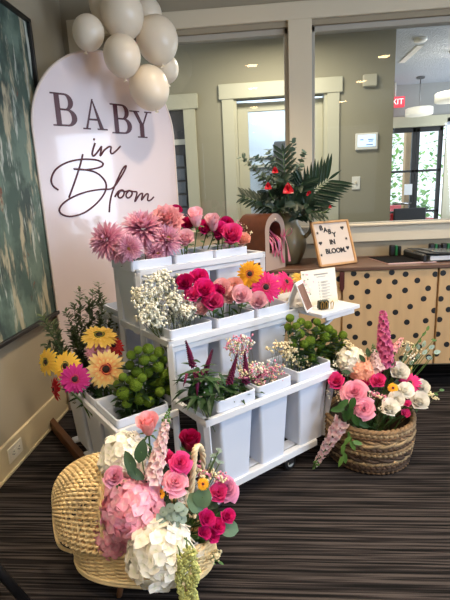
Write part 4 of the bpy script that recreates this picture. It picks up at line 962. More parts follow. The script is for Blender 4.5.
for k, (px, py, r, c, c2) in enumerate(((236, 352, 13, 'pink', 'cream'), (247, 350, 11, 'pink', 'white'), (241, 362, 12, 'pink', 'cream'), (262, 381, 13, 'pink', 'white'), (275, 377, 13, 'pink', 'cream'), (270, 368, 12, 'white', 'pink'), (283, 384, 9, 'pink', 'white'), (256, 372, 10, 'white', 'pink'), (254, 384, 12, 'pink', 'cream'), (264, 372, 12, 'pink', 'white'), (233, 344, 9, 'pink', 'cream'), (246, 340, 9, 'pink', 'white'), (278, 388, 10, 'pink', 'cream'), (244, 372, 10, 'pink', 'cream'))):
    p = at_w(px, py, .03 if py > 365 else .1); spray('dusty pink filler spray in the front row centre bucket', 'pink filler sprays in the front row', inb(*T8, .03, .03), p, rpx(r, p), 48, c, .0046, c2)
for k, (px, py, r) in enumerate(((278, 350, 11), (286, 347, 10), (295, 360, 11), (303, 362, 8), (290, 355, 9))):
    p = at_w(px, py, .06); spray('cream filler spray between pink filler and green buttons', 'cream filler sprays in the front row', inb(-.05, .075, .13, .02, .02), p, rpx(r, p), 32, 'cream', .0058)
T9 = (.107, .075, .13)
def buttons(spots, tb, lab, grp, plane, rmul=1.):
    for px, py, r in spots:
        p = plane(px, py); flower('button', '', 'button_chrysanthemum', lab, 'chrysanthemum', grp, inb(*tb, .04, .04), p, rpx(r, p) * rmul, .8, 0, 11, .0018, leaf_d)
rb = random.Random(11)
sp9 = [(290, 318, 5), (288, 327, 4.5), (301, 322, 5), (308, 325, 5), (300, 334, 5.5), (316, 331, 5), (310, 341, 6), (320, 344, 6), (309, 350, 6), (322, 328, 5), (329, 329, 5), (333, 333, 5), (325, 337, 6), (334, 338, 5), (338, 345, 4.5), (343, 335, 5), (330, 350, 6), (332, 359, 6), (321, 352, 5.5), (340, 349, 5), (312, 358, 5), (296, 326, 4.5), (293, 343, 5), (326, 362, 5), (304, 344, 5), (343, 343, 4), (317, 322, 4.5)]
buttons(sp9, T9, 'round green button chrysanthemum in the front corner bucket of cart', 'green buttons in the front corner bucket', lambda x, y: at_w(x, y, rb.uniform(.03, .1)), .9)
# ---- end buckets
E1, E2, E3 = (-.605, .28, .08), (-.605, .505, .08), (-.605, .74, .08)
sp1 = [(148, 349, 7.5), (159, 352, 7), (144, 360, 7), (158, 367, 7.5), (131, 355, 6), (130, 365, 6), (137, 372, 7), (147, 372, 8), (153, 382, 7), (136, 385, 8.5), (142, 378, 6), (123, 393, 8.5), (130, 380, 6), (160, 382, 7), (172, 371, 7.5), (171, 379, 7), (152, 391, 7), (140, 399, 8), (164, 374, 6.5), (149, 402, 7), (171, 390, 7), (123, 377, 5.5), (127, 403, 6.5), (117, 384, 5), (163, 360, 6), (138, 350, 5.5), (153, 358, 6), (160, 392, 6.5), (133, 394, 7), (166, 385, 6)]
buttons(sp1, E1, 'round green button chrysanthemum in the near bucket at the cart end', 'green buttons in the near end bucket', lambda x, y: at_c(x, y, -.605, .28, rb.uniform(-.06, .06)), .8)
for px, py, r, c, u, up, tn, lab in ((106, 369, 20.5, 'peach', -.72, .0, .1, 'big peach gerbera with dark eye facing front at the cart end'), (66, 366, 16, 'yellow', -.68, .1, -.5, 'yellow gerbera with rosy eye turned left at the cart end'), (47, 362, 15, 'yellow', -.66, .0, -1.0, 'yellow gerbera farthest left, near the painting'), (75, 379, 16, 'magenta', -.76, -.1, -.1, 'magenta gerbera below the yellow gerberas'), (99, 336, 19, 'lemon', -.6, 2.4, .3, 'pale yellow gerbera seen edge on above the others'), (113, 346, 13, 'red', -.6, .6, .6, 'dull red gerbera behind the big peach gerbera'), (55, 389, 13, 'crimson', -.74, -.3, -1.3, 'crimson gerbera drooping over the baseboard side')):
    p = at_c(px, py, -.605, .505, -(u + .66) * .9); flower('gerbera', c, 'gerbera', lab, 'gerbera', 'gerberas at the end of the cart', inb(*E2), p, rpx(r, p), up, tn, 0, .0035)
p = at_c(97, 351, -.605, .505, -.02); flower('mum', '', 'chrysanthemum', 'small lilac chrysanthemum above the big peach gerbera', 'chrysanthemum', None, inb(*E2), p, rpx(13, p), .4, -.2, 2)
for px, py in ((88, 395), (100, 392), (112, 398), (95, 400), (105, 385), (120, 390)):
    p = at_c(px, py, -.605, .505, 0); base = inb(*E2); t = thing('foliage_sprig', 'green leaf sprig filling the gerbera bucket at the cart end', 'leaf sprig', base, 'leaf sprigs in the gerbera bucket')
    part(MB().tube(bez(base, base.lerp(p, .5), p, p, 6), .0018, 5), 'stem', stem_m, t); b = MB()
    for j in range(9): b.leaf(p + V((R(-.03, .03), R(-.03, .03), R(-.03, .02))), (R(-1, 1), R(-1, .3), R(-.2, .8)), (0, 0, 1), R(.05, .09), R(.018, .028), curl=.25, fold=.3)
    part(b, 'foliage', leaf_d, t)
rus = mat('grey_green_leaf', (96, 108, 74), .6, var=.2, scale=40, jit=.15, transl=.15)
for k, (px, py, u) in enumerate(((99, 284, -.6), (80, 290, -.62), (88, 300, -.62), (66, 312, -.66), (42, 316, -.7), (112, 312, -.56), (104, 300, -.58), (52, 322, -.68), (74, 304, -.64), (46, 344, -.7), (93, 292, -.56), (118, 322, -.56), (84, 322, -.64), (70, 330, -.66), (100, 322, -.6))):
    euca('fine leaved grey green branch in the far end bucket by the painting', inb(*E3, .03, .03), at_c(px, py, -.605, .74, -(u + .62) * 1.), 50, .02, .05, 'grey green branches in the far end bucket', 'foliage_branch', rus, False, 'greenery', 1.1)

# ---- on the end shelf
SZ = .664
t = thing('menu_card', 'clear acrylic stand with cream printed menu card on the cart shelf', 'menu card', cl(.36, .38, SZ))
MA = at_p(338, 302, (0, 0, SZ), V((0, 0, 1))); MBp = at_p(304, 308, (0, 0, SZ), V((0, 0, 1)))
xd = (MA - MBp); xd.z = 0; mw = xd.length; xd.normalize(); nd = V((xd.y, -xd.x, 0)); zt = .172
def msz(x, y_, z=0.): return MBp + xd * (x * mw) + V((0, 0, 1)) * (y_ * zt) - nd * (y_ * zt * .16) + nd * z
MMX = MX(((xd.x, -nd.x * .16, nd.x, MBp.x), (xd.y, -nd.y * .16, nd.y, MBp.y), (0, 1, 0, MBp.z), (0, 0, 0, 1)))
part(MB(MMX).box((mw / 2, zt / 2, 0), (mw, zt, .004), bev=.001), 'card', mat('menu_cream', (206, 190, 156), .35, coat=.4), t)
part(MB(MMX).box((mw / 2, .003, -.03), (mw, .004, .07)), 'foot', mat('clear_acrylic', (220, 216, 205), .15), t)
b = MB(MMX); tk = mat('menu_ink', (150, 140, 126), .6)
for k in range(7): y_ = zt * (.64 - .082 * k); b.box((mw * .48, y_, .0028), (mw * .018, .006, .001)); b.box((mw * (.64 + .02 * (k % 3)), y_, .0028), (mw * (.22 + .05 * (k % 2)), .0028, .001)); b.box((mw * .62, y_ - .005, .0028), (mw * .16, .0018, .001))
b.box((mw * .56, zt * .86, .0028), (mw * .4, .006, .001)); b.box((mw * .56, zt * .79, .0028), (mw * .26, .003, .001)); part(b, 'printed_text', tk, t)
b = MB(MMX)
for k in range(26): x, y_ = mw * (.05 + abs(random.gauss(0, .1))), zt * R(.28, .92); b.add([(x + .005 * math.cos(a), y_ + .004 * math.sin(a), .0028) for a in (PI * q / 3 for q in range(6))], [tuple(range(6))], k % 3, None, False)
part(b, 'printed_flowers', [mat('print_pink', (222, 150, 150), .6), mat('print_green', (130, 140, 100), .6), mat('print_blush', (236, 196, 180), .6)], t)
t = thing('table_tent', 'small white folded tent frame with a picture beside the gerberas', 'card stand', cl(.2, .16, SZ))
A, B, C_ = at_p(296, 268, cl(0, .2, 0), CW), at_p(287, 303, cl(0, .2, 0), CW), at_p(308, 313, cl(0, .2, 0), CW)
ctr = at_z(299, 311, SZ) + V((.0, .02, 0)); AX = MX.Translation(ctr) @ MX.Rotation(math.radians(66), 4, 'Z')
b = MB(AX); part(b.box((0, -.028, .068), (.095, .005, .145), rot=MX.Rotation(math.radians(-22), 3, 'X'), bev=.001), 'front_panel', mat('white_card', (232, 230, 230), .5), t)
part(MB(AX).box((0, .028, .068), (.095, .005, .145), rot=MX.Rotation(math.radians(22), 3, 'X'), bev=.001), 'rear_panel', MATS['white_card'], t)
part(MB(AX).box((0, -.0315, .0665), (.08, .001, .12), rot=MX.Rotation(math.radians(-22), 3, 'X')), 'picture', mat('print_brown', (122, 88, 76), .5, var=.3, scale=30), t)
t = thing('card_holder', 'small dark clip holder with brass wire loops on the cart shelf', 'holder', at_z(325, 312, SZ))
H = at_z(323, 309, SZ); HM = MX.Translation(H) @ MX.Rotation(math.radians(20), 4, 'Z')
part(MB(HM).box((0, 0, .022), (.05, .024, .038), rot=MX.Rotation(.15, 3, 'X'), bev=.002), 'body', mat('dark_green_metal', (48, 54, 44), .3, metal=.4), t)
for x in (-.016, .004, .034): part(MB(HM).tube([(x, -.015, 0), (x - .003, -.018, .03), (x + .004, -.019, .04), (x + .011, -.018, .03), (x + .008, -.015, 0)], .0022, 6), 'wire_loop', brass, t)

# ================================================================== wicker bassinet in front
wick = mat('pale_wicker', (236, 208, 156), .55, var=.22, scale=14, bump=.2, bscale=90)
BC = V((-.395, 1.2, 0)); BM = MX.Translation(BC) @ MX.Rotation(math.radians(-3), 4, 'Z')
t = thing('wicker_bassinet', 'pale wicker doll bassinet with rounded hood overflowing with pink and white flowers', 'basket', BC)
ZB, ZR, AX_, AY = .088, .197, .232, .13             # floor, rim, half length, half width
def oval(z, n=72):
    f = (z - ZB) / (ZR - ZB); k = .93 + .07 * f; return [(AX_ * k * math.copysign(abs(math.cos(a)) ** .8, math.cos(a)), AY * k * math.copysign(abs(math.sin(a)) ** .8, math.sin(a))) for a in (2 * PI * i / n for i in range(n))]
b = MB(BM); NR = 15
for r in range(NR):
    z = ZB + .006 + (ZR - ZB - .008) * r / (NR - 1); q = oval(z, 96)
    b.tube([(x * (1 + .018 * (1 if (i // 2 + r) % 2 else -1)), y_ * (1 + .03 * (1 if (i // 2 + r) % 2 else -1)), z) for i, (x, y_) in enumerate(q)], .0042, 5, closed=True)
for i in range(48):
    a0, a1 = oval(ZB, 48)[i], oval(ZR, 48)[i]; b.tube([(a0[0], a0[1], ZB), (a1[0], a1[1], ZR)], .003, 5)
part(b, 'woven_body', wick, t)
b = MB(BM); q0 = [(x * 1.02, y_ * 1.03) for x, y_ in oval(ZB, 48)]
for z, rr_, s in ((ZB, .0075, 1.0), (ZB + .012, .006, 1.02)): b.tube([(x * s, y_ * s, z) for x, y_ in q0], rr_, 6, closed=True)
part(b, 'foot_border', wick, t)
b = MB(BM); b.prism([(x * .97, y_ * .97) for x, y_ in oval(ZB, 32)], ZB, ZB + .006); part(b, 'base', wick, t)
b = MB(BM); q1 = oval(ZR, 72)
for ph in (0, PI):
    b.tube([(x + .006 * math.cos(i * 1.05 + ph) * (1 if x > 0 else -1), y_ * (1 + .02 * math.cos(i * 1.05 + ph)), ZR + .006 * math.sin(i * 1.05 + ph)) for i, (x, y_) in enumerate(q1)], .006, 5, closed=True)
part(b, 'braided_rim', wick, t)
# hood: dome over the left end, open towards +x; meridians run from front edge to rear edge over the top
XH = -.065; HH = .232
def hood(a, s, off=0.):
    """a: 0..pi over the arch from front (-y) to rear (+y); s: 0 at the opening, 1 at the back of the dome"""
    phi = s * PI / 2; k = math.cos(phi) ** .75; x = XH - (AX_ + XH + .03) * math.sin(phi) - .02 * math.sin(a)
    ay = (AY + .008 + off) * (k if k > .02 else .02); az = (HH + off) * (.25 + .75 * k)
    return V((x - off * math.sin(phi), -ay * math.cos(a), ZR + az * math.sin(a) ** .85 if math.sin(a) > 0 else ZR))
b = MB(BM); NS = 44
for r in range(NS):
    a = PI * (r + .5) / NS; pts = []
    for i in range(0, 57):
        s = .97 * i / 56; o = .0045 * (1 if (i // 2 + r) % 2 else -1); pts.append(hood(a, s, o))
    b.tube(pts, .0043, 5)
for k in range(13):
    s = .03 + .94 * k / 12; b.tube([hood(PI * i / 40, s) for i in range(41)], .0023, 5)
part(b, 'woven_hood', wick, t)
b = MB(BM)
for ph in (0, PI): b.tube([hood(PI * i / 60, 0, .006 * math.sin(i * .9 + ph)) + V((.005 * math.cos(i * .9 + ph), 0, 0)) for i in range(61)], .0055, 5)
part(b, 'hood_border', wick, t)
part(MB().tube(spline([at_y(x, y_, Y) for x, y_, Y in ((96, 464, 1.2), (74, 467, 1.24), (60, 482, 1.27), (54, 505, 1.28), (55, 530, 1.26), (60, 546, 1.22), (72, 552, 1.16))], 6), .0055, 6), 'hood_handle', wick, t)
hp = [at_y(190, 506, 1.2), at_y(193, 470, 1.19), at_y(195, 450, 1.19), at_y(199, 446, 1.22), at_y(203, 457, 1.28), at_y(201, 492, 1.32)]
b = MB(); q = spline(hp, 10)
for ph in (0, 2 * PI / 3, 4 * PI / 3): b.tube([p + V((.0055 * math.cos(i * .75 + ph), .0055 * math.sin(i * .75 + ph), 0)) for i, p in enumerate(q)], .0055, 5)
part(b, 'twisted_handle', mat('cream_wicker', (236, 214, 172), .55), t)
for sx in (-.05, .13):
    for sy in (-.07, .07): part(MB(BM).tube([(sx + .02 * (1 if sx > 0 else -1), sy * 1.15, 0), (sx, sy, ZB + .004)], [.009, .011], 8), 'leg', mat('brown_leg', (134, 92, 62), .5), t)

nest = lambda: BM @ V((R(-.05, .14), R(-.07, .07), ZB + .02))
D = 1.32
def bq(px, py, rp, off=0.): p = at_y(px, py, 1.13 + off); return p, rp * depth(p) / F
hyd_leaf = leaf_m
def bass(kind, c, px, py, rp, off, name, lab, cat, up=.5, turn=0., leaves=0, tilt=None, grp='flowers in the bassinet', k=1.1):
    p, r = bq(px, py, rp, off); r *= .88 if kind == 'peony' else 1; return flower(kind, c, name, lab, cat, grp, nest(), p, r * k, up, turn, leaves, .003, leaf_m, tilt)
ros['hydpink'] = G_('hydrangea_pink', [(0, (246, 206, 210)), (.5, (242, 168, 188)), (1, (245, 186, 202))]); ros['hydwhite'] = G_('hydrangea_white', [(0, (226, 228, 200)), (.4, (244, 240, 228)), (1, (247, 243, 235))]); ros['hydpeach'] = G_('hydrangea_peach', [(0, (240, 180, 150)), (1, (244, 186, 166))])
bass('hydrangea', 'hydwhite', 124, 457, 22, .05, 'hydrangea', 'white hydrangea at the back edge of the bassinet hood', 'hydrangea', .9)
bass('hydrangea', 'hydpink', 133, 507, 28, -.03, 'hydrangea', 'large pink hydrangea in front of the wicker hood', 'hydrangea', .3, -.2)
bass('hydrangea', 'hydpink', 116, 535, 19, -.02, 'hydrangea', 'smaller pink hydrangea spilling lower against the wicker', 'hydrangea', .1, -.4)
bass('hydrangea', 'hydwhite', 160, 551, 30, -.1, 'hydrangea', 'big white hydrangea hanging over the front of the bassinet', 'hydrangea', .1, 0)
bass('bud', 'salmon', 148, 426, 15, .08, 'rose', 'tall coral pink rose standing highest in the bassinet', 'rose', 2.2, 0, 2)
bass('rose', 'pink', 115, 478, 12, -.08, 'rose', 'candy pink rose beside the wicker hood border', 'rose', .5, -.2)
bass('peony', 'cerise', 180, 463, 12, .02, 'rose', 'deep pink double rose left of the twisted handle', 'rose', .5, .1)
bass('rose', 'cerise', 169, 459, 9, .05, 'rose', 'deep pink rose behind the double one by the handle', 'rose', .5, -.3)
bass('peony', 'pink', 175, 483, 14, -.01, 'rose', 'round soft pink ranunculus in the middle of the bassinet', 'flower', .4, 0)
bass('bud', 'wine', 190, 443, 14, .1, 'tulip', 'dark magenta pointed bloom rising behind the handle', 'flower', 1.8, .2, 2)
bass('rose', 'white', 184, 498, 8, 0, 'rose', 'small cream rose at the foot of the twisted handle', 'rose', .3)
bass('peony', 'lilac', 224, 490, 15, .1, 'rose', 'pale pink bloom behind the bright rose at the far side', 'flower', .5, .6)
bass('rose', 'cerise', 218, 494, 11, .07, 'rose', 'bright pink rose set in a paler bloom', 'rose', .3, .2)
for px, py, rp, off, lab in ((206, 519, 10, 0, 'first hot pink spray rose under the round leaf'), (227, 517, 9, .03, 'hot pink spray rose at the far right tip'), (217, 527, 9, .01, 'hot pink spray rose between its two neighbours'), (203, 533, 8, -.02, 'lowest hot pink spray rose above white blossoms'), (212, 536, 8, 0, 'hot pink spray rose tucked low under the others')):
    bass('rose', 'hot', px, py, rp, off, 'rose', lab, 'rose', .2, .4, 2, grp='hot pink spray roses in the bassinet')
for px, py, rp, lab in ((160, 494, 5, 'tiny yellow daisy beside the pink hydrangea'), (203, 484, 6, 'tiny yellow flower right of the twisted handle')):
    bass('gerbera', 'gold', px, py, rp, -.02, 'daisy', lab, 'flower', .2)
bass('rose', 'white', 197, 551, 8, -.02, 'rose', 'white blossom low beside the hanging green tassels', 'rose', .1, .3)
def spike(name, lab, grp, base, a, e, wpx, c, n=60, green=True):
    a, e = V(a), V(e); L = (e - a).length; w = wpx * depth((a + e) / 2) / F; t = thing(name, lab, 'flower', base, grp)
    part(MB().tube(bez(base, base.lerp(a, .5), a - (e - a) * .15, e, 10), .0028, 6), 'stem', stem_m, t)
    key = 'spike_%s_%d' % (c, int(L / w))
    inst(mm(key, lambda: m_spike(n, L / w, .95, .55), ros[c]), 'florets', t, MX.Translation(a) @ aim(e - a) @ MX.Diagonal((w, w, w, 1)))
    if green:
        b = MB(); d = (e - a).normalized()
        for k in range(14): an = k * 2.4; x = d.orthogonal().normalized(); y_ = d.cross(x); b.bead(e + d * (.003 * k - .012) + (x * math.cos(an) + y_ * math.sin(an)) * w * .3 * (1 - k / 16), w * .2 * (1 - k / 22))
        part(b, 'green_tip', leaf_l, t)
ros['snap'] = G_('snapdragon_pale', [(0, (228, 160, 170)), (.5, (238, 204, 204)), (1, (244, 222, 218))]); ros['stock'] = G_('stock_mauve', [(0, (150, 40, 90)), (.5, (196, 84, 128)), (1, (216, 120, 156))]); ros['stockpale'] = G_('stock_blush', [(0, (224, 180, 180)), (1, (240, 212, 208))])
spike('snapdragon', 'pale pink snapdragon spire leaning up from the bassinet centre', None, nest(), bq(152, 482, 0, -.03)[0], bq(167, 418, 0, .05)[0], 11, 'snap')
round_leaf = mat('silver_dollar_leaf', (92, 122, 92), .5, var=.12, scale=20, transl=.12); dusty = mat('dusty_leaf', (140, 158, 146), .7, var=.12, scale=30); deepg = mat('bay_leaf', (58, 82, 52), .4, transl=.1)
def leafy(lab, base, spots, L, Wd_, m, name='leaf_sprig', grp='leaves in the bassinet', blunt=.7, offs=0.):
    t = thing(name, lab, 'leaf sprig', base, grp); b = MB(); s = MB()
    for (p, d) in spots:
        p = V(p); s.tube(bez(base, base.lerp(p, .5) + V((0, 0, .02)), p, p, 6), .0016, 4); b.leaf(p - V(d).normalized() * L * .5, d, TOCAM(p), L * R(.9, 1.1), Wd_ * R(.9, 1.1), curl=.12, fold=.1, blunt=blunt, nu=4, nv=6)
    part(s, 'stem', stem_m, t); part(b, 'foliage', m, t)
def wd(dx, dy): return RT * dx + DN * dy
leafy('two dark oval leaves against the white hydrangea', nest(), [(bq(130, 463, 0, -.05)[0], wd(-.4, -1)), (bq(141, 452, 0, -.05)[0], wd(.2, -1)), (bq(136, 474, 0, -.04)[0], wd(.8, .5))], .062, .032, deepg)
leafy('round silvery green leaves right of the twisted handle', nest(), [(bq(203, 497, 0, -.02)[0], wd(.6, -1)), (bq(196, 502, 0, -.02)[0], wd(-.5, -.6))], .062, .05, round_leaf, 'eucalyptus_leaf', blunt=.45)
leafy('round green leaf jutting out below the hot pink roses', nest(), [(bq(229, 528, 0, .02)[0], wd(1, .3))], .056, .048, round_leaf, 'eucalyptus_leaf', blunt=.45)
leafy('dusty grey leaves lying over the big white hydrangea', nest(), [(bq(x, y_, 0, -.09)[0], wd(R(-1, 1), R(-1, .6))) for x, y_ in ((163, 512), (170, 508), (177, 516), (166, 521), (175, 524), (182, 519), (171, 516), (160, 518), (184, 511), (179, 507))], .03, .024, dusty)
leafy('fine green sprig trailing over the carpet side', nest(), [(bq(205 + 4 * k, 563 - (k % 2) * 4, 0, .03)[0], wd(1, (-1) ** k * .6)) for k in range(5)] + [(bq(203 + 3 * k, 542 + 5 * k, 0, .02)[0], wd(1, (-1) ** k * .6)) for k in range(4)], .022, .008, leaf_l)
leafy('wispy grey green sprig reaching up behind the handle', nest(), [(bq(205 + 2 * k, 478 - 4 * k, 0, .08)[0], wd((-1) ** k, -.6)) for k in range(8)] + [(bq(213, 455, 0, .08)[0], wd(1, -.4)), (bq(220, 462, 0, .08)[0], wd(1, .2))], .024, .01, dusty)
leafy('dark leaves filling in behind the pink roses', nest(), [(bq(x, y_, 0, .06)[0], wd(R(-1, 1), R(-1, .2))) for x, y_ in ((160, 470), (165, 500), (190, 520), (150, 478), (186, 476), (210, 505), (200, 540), (140, 480), (196, 512), (214, 508))], .055, .026, deepg)
for k in range(4):
    p = bq(199 + 7 * k, 470 + 6 * (k % 2), 0, .09)[0]; spray('tiny mauve and cream filler sprig behind the handle', 'filler sprigs in the bassinet', nest(), p, .03, 24, 'pink', .0045, 'cream')
for px, py in ((197, 511), (213, 556)):
    p = bq(px, py, 0, .0)[0]; spray('tiny cream filler sprig near the hot pink spray roses', 'cream sprigs in the bassinet', nest(), p, .025, 20, 'cream', .0045)
ama = mat('amaranth_green', (182, 184, 112), .7, var=.25, scale=60)
for k, (px, y0_, y1_) in enumerate(((180, 556, 604), (187, 548, 612), (194, 552, 600))):
    a, e = bq(px, y0_, 0, -.17)[0], bq(px + 1, y1_, 0, -.17)[0]; base = nest(); t = thing('hanging_amaranthus', ('pale green hanging tassel nearest the white hydrangea', 'longest pale green hanging tassel in the middle', 'pale green hanging tassel nearest the cart')[k], 'flower', base, 'green tassels over the bassinet side')
    part(MB().tube(bez(base, base + V((.03, -.05, .12)), a + V((0, 0, .05)), a, 8), .002, 5), 'stem', stem_m, t); b = MB()
    for j in range(170):
        f = j / 170; q = a.lerp(e, f); an = j * 2.4; rr_ = .009 * (1 - .4 * f); b.bead(q + V((math.cos(an) * rr_ * R(.5, 1.5) + .005 * math.sin(f * 9 + k * 2), math.sin(an) * rr_, R(-.004, .004))), R(.0028, .0055), 0)
    part(b, 'tassel', ama, t)

# ================================================================== rope basket at the right
RC = V((.475, 1.925, 0)); RR, RH = .19, .215
t = thing('rope_basket', 'round brown woven rope basket of flowers on the carpet before the sideboard', 'basket', RC)
rope_ms = [mat('rope_%d' % k, c, .8, var=.3, scale=22, bump=.3, bscale=120) for k, c in enumerate(((112, 84, 58), (82, 60, 42), (134, 106, 74), (68, 50, 36), (160, 134, 98)))]
NW = 14
for r in range(NW):
    z = .012 + (RH - .02) * r / (NW - 1); rad = RR * (.9 + .1 * math.sin(PI * min(1, (r + 1) / (NW * .75)) / 2)); b = MB(MX.Translation(RC)); tw = 1 if r % 2 else -1
    thick = .0095 if r % 5 else .0075
    n = 96; turns = 26 if r not in (4, 9, 10) else 9
    for ph in (0, PI):
        b.tube([((rad + .006 * math.cos(tw * turns * 2 * PI * i / n + ph)) * math.cos(2 * PI * i / n), (rad + .006 * math.cos(tw * turns * 2 * PI * i / n + ph)) * math.sin(2 * PI * i / n), z + .005 * math.sin(tw * turns * 2 * PI * i / n + ph) + .003 * math.sin(2 * PI * i / n * 2 + r)) for i in range(n)], thick, 5, m=0, closed=True)
    part(b, 'rope_coil', rope_ms[(r * 3 + r // 4) % 5], t)
part(MB(MX.Translation(RC)).lathe([(.001, .006), (RR * .86, .006), (RR * .88, .012), (RR * .93, RH - .02)], 36), 'inner_lining', rope_ms[3], t)
rn = lambda: RC + V((R(-.08, .08), R(-.08, .08), .03))
def rq(px, py, rp, off=0.): p = at_y(px, py, 1.86 + off); return p, rp * depth(p) / F
def rbk(kind, c, px, py, rp, off, name, lab, cat, up=.5, turn=0., leaves=0, grp='flowers in the rope basket', k=1.12):
    p, r = rq(px, py, rp, off); r *= .88 if kind == 'peony' else 1; return flower(kind, c, name, lab, cat, grp, rn(), p, r * k, up, turn, leaves, .003, leaf_m)
rbk('rose', 'cerise', 337, 382, 10, 0, 'rose', 'deep pink rose at the rope basket edge beside the cart', 'rose', .6, -.3)
rbk('peony', 'pink', 355, 393, 14, -.05, 'lily', 'large soft pink bloom at the front of the rope basket', 'flower', .4, -.2)
rbk('peony', 'pink', 364, 409, 12, -.09, 'lily', 'lower soft pink bloom spilling over the rope rim', 'flower', .2, 0)
rbk('rose', 'hot', 363, 384, 7, .02, 'rose', 'small deep pink rose behind the soft pink bloom', 'rose', .5)
rbk('rose', 'cerise', 378, 382, 9, 0, 'rose', 'bright pink rose in the middle of the rope basket', 'rose', .5)
rbk('hydrangea', 'hydpeach', 364, 371, 12, .06, 'hydrangea', 'peach hydrangea behind the pink blooms of the rope basket', 'hydrangea', .6)
rbk('hydrangea', 'hydwhite', 351, 361, 13, .1, 'hydrangea', 'cream hydrangea at the back left of the rope basket', 'hydrangea', .7)
for px, py, rp, off, lab in ((399, 373, 10, .05, 'white rose rearmost, right of the pale spire'), (404, 391, 9, 0, 'white rose under the pink lily'), (389, 409, 10, -.08, 'white rose lowest at the front rim of rope basket'), (396, 400, 8.5, -.04, 'white rose between the lowest and the middle ones'), (419, 402, 10, -.02, 'white rose at the right edge of the rope basket'), (421, 388, 8, .03, 'white rose behind the right edge one')):
    rbk('rose', 'white', px, py, rp * 1.1, off, 'rose', lab, 'rose', .5, .2, 2, 'white roses in the rope basket')
rbk('gerbera', 'pink', 410, 383, 10, .02, 'lily', 'pink open flower with yellow heart among white roses', 'flower', .3, .1)
rbk('gerbera', 'gold', 393, 388, 5, -.02, 'daisy', 'tiny yellow daisy with dark eye among white roses', 'flower', .3)
for px, py, rp, lab in ((407, 404, 5, 'upper small pink bud below the white roses'), (405, 413, 6, 'lower small pink bud against the rope rim')):
    rbk('bud', 'cerise', px, py, rp, -.06, 'ranunculus_bud', lab, 'flower', .3, .2, 0, 'pink buds in the rope basket')
spike('stock', 'tall mauve pink stock spire standing highest in the rope basket', 'spires in the rope basket', rn(), rq(385, 366, 0, .05)[0], rq(383, 312, 0, .06)[0], 11, 'stock', 56, False)
spike('stock', 'rust pink stock sprig leaning right of the tall spire', 'spires in the rope basket', rn(), rq(392, 352, 0, .07)[0], rq(402, 338, 0, .07)[0], 5, 'salmon', 24, False)
spike('snapdragon', 'pale blush snapdragon spire left of the tall mauve one', 'spires in the rope basket', rn(), rq(378, 369, 0, .03)[0], rq(374, 350, 0, .04)[0], 8, 'stockpale', 40)
spike('snapdragon', 'pale pink snapdragon drooping down the side of the rope basket', 'spires in the rope basket', rn() + V((-.05, 0, .12)), rq(343, 420, 0, -.09)[0], rq(316, 464, 0, -.09)[0], 9, 'snap', 40)
def rl(spots, off): return [(rq(x, y_, 0, off + R(-.02, .02))[0], wd(dx, dy)) for x, y_, dx, dy in spots]
GR = 'leaves in the rope basket'
leafy('broad green leaves below the soft pink blooms', rn(), rl(((343, 404, -.8, .6), (350, 413, -.2, 1), (345, 416, .2, 1), (356, 421, .5, 1), (338, 409, -1, .2), (363, 424, .8, .5), (352, 404, -.3, .8)), -.1), .06, .026, leaf_m, grp=GR)
leafy('light green leaves hanging over the rope coils', rn(), rl(((347, 441, -.7, 1), (353, 446, .5, 1), (343, 449, -.2, 1), (358, 443, 1, .3), (345, 458, .1, 1), (350, 436, 0, 1), (341, 461, -.4, 1)), -.12), .05, .018, leaf_l, grp=GR)
leafy('grey green leaves at the right back of the rope basket', rn(), rl(((425, 352, .6, -.6), (432, 347, .8, -.4), (418, 356, .2, -1), (430, 358, 1, .2), (437, 352, 1, -.2), (412, 362, .4, -.6), (424, 344, .3, -1), (418, 346, -.2, -1), (405, 358, .4, -1), (400, 364, 0, -1), (408, 348, .1, -1)), .08), .032, .018, dusty, grp=GR)
leafy('dark leaves between the tall spire and cream hydrangea', rn(), rl(((368, 352, -.2, -1), (362, 358, -.6, -.8), (392, 362, .4, -1), (346, 372, -1, -.2), (372, 362, .2, -1), (398, 382, .5, -.2), (370, 392, .3, .5), (380, 396, .3, .7), (412, 396, .2, .7), (386, 372, 0, -1), (342, 390, -1, .2)), .04), .045, .02, deepg, grp=GR)
leafy('pale twig with tiny leaves arching out at far right', rn(), rl(((424, 334, .7, -.7), (428, 328, .4, -1), (420, 340, .3, -1), (414, 346, .2, -1), (434, 340, 1, .2), (442, 390, 1, 0), (436, 394, .8, .3)), .08), .026, .012, leaf_l, grp=GR)
for k, (px, py, r, c, c2, off) in enumerate(((342, 362, 10, 'cream', 'white', .08), (348, 346, 7, 'cream', None, .1), (335, 394, 9, 'white', 'cream', 0), (410, 352, 10, 'cream', 'white', .09), (404, 345, 8, 'cream', None, .1), (380, 396, 8, 'pink', 'cream', -.04), (374, 394, 7, 'pink', 'white', -.03), (431, 397, 7, 'cream', None, .04), (384, 412, 7, 'white', None, -.1), (340, 376, 8, 'cream', 'white', .05))):
    p, r_ = rq(px, py, r, off); spray('small cream and pink filler sprig among the rope basket blooms', 'filler sprigs in the rope basket', rn(), p, r_, 32, c, .0045, c2)

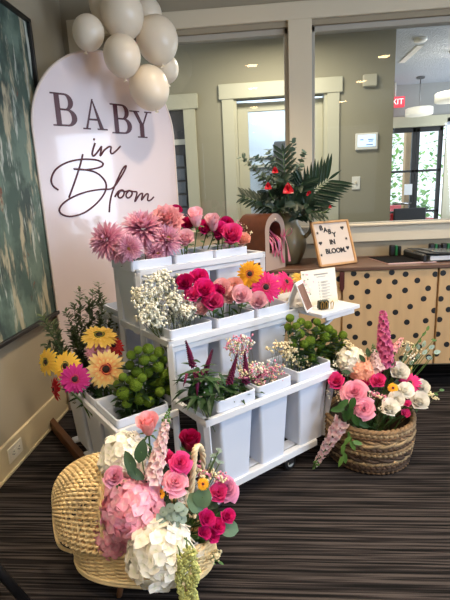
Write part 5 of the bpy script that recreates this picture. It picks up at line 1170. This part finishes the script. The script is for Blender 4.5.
# ================================================================== dark stool whose foot shows at the corner
SC = V((-.80, .80, 0)); t = thing('black_stool', 'black stool with only a splayed foot showing at the bottom corner', 'stool', SC)
part(MB(MX.Translation(SC)).lathe([(.001, .44), (.15, .44), (.16, .448), (.16, .462), (.15, .47), (.001, .47)], 24), 'seat', black_p, t)
foot = at_z(33, 610, 0); fa = foot - SC; a0 = math.atan2(fa.y, fa.x); rl_ = math.hypot(fa.x, fa.y)
for k in range(4):
    a = a0 + PI / 2 * k; part(MB().tube([SC + V((math.cos(a) * .11, math.sin(a) * .11, .44)), SC + V((math.cos(a) * rl_, math.sin(a) * rl_, .0))], [.012, .014], 8), 'leg', black_p, t)

# ================================================================== light
w = bpy.data.worlds.new('sky'); S.world = w; w.use_nodes = True; nt = w.node_tree; bg = nt.nodes['Background']; bg.inputs[0].default_value = (.78, .88, 1, 1); bg.inputs[1].default_value = WORLD_E
for y0, y1 in wins: area('window_daylight', (XR + .1, (y0 + y1) / 2, 1.45), (-1, 0, -.12), WIN_E * (y1 - y0), (.64, .79, 1), y1 - y0, 1.4)
area('rear_fill', (.9, -4.0, 1.6), (-.05, 1, -.12), REAR_E, (.82, .9, 1), 3.2, 1.8)  # added fill behind the camera, no window there; lifts the sideboard front
for x, yy, e in ((.2, 3.7, LOB_E), (2.0, 5.0, LOB_E * .7)): area('lobby_lamp', (x, yy, 2.5), (0, 0, -1), e, (1, .93, .8), .6, .3)
area('lobby_fill', (3.6, 5.6, 1.6), (-1, -.1, .1), LOB_E * 2.2, (.82, .9, 1), 1.4, 1.6); area('backing_fill', (.3, 4.75, 2.3), (0, 1, -.7), OFF_E, (.8, .9, 1), .8, .4)  # two added fills: one brightens the lobby, one the backing behind the pane
sun = bpy.data.lights.new('sun', 'SUN'); sun.energy = 1.6; sun.angle = .02; so = bpy.data.objects.new('sun', sun); COL.objects.link(so); so.rotation_euler = (math.radians(52), 0, math.radians(165))
vs = S.view_settings; S.display_settings.display_device = 'sRGB'; vs.view_transform = 'Standard'; vs.look = 'None'; vs.exposure = EXPO; vs.gamma = 1; vs.use_curve_mapping = False
S.cycles.use_denoising = True; S.cycles.max_bounces = 8; S.cycles.transparent_max_bounces = 12; S.cycles.caustics_reflective = False; S.cycles.caustics_refractive = False; S.cycles.sample_clamp_indirect = 6
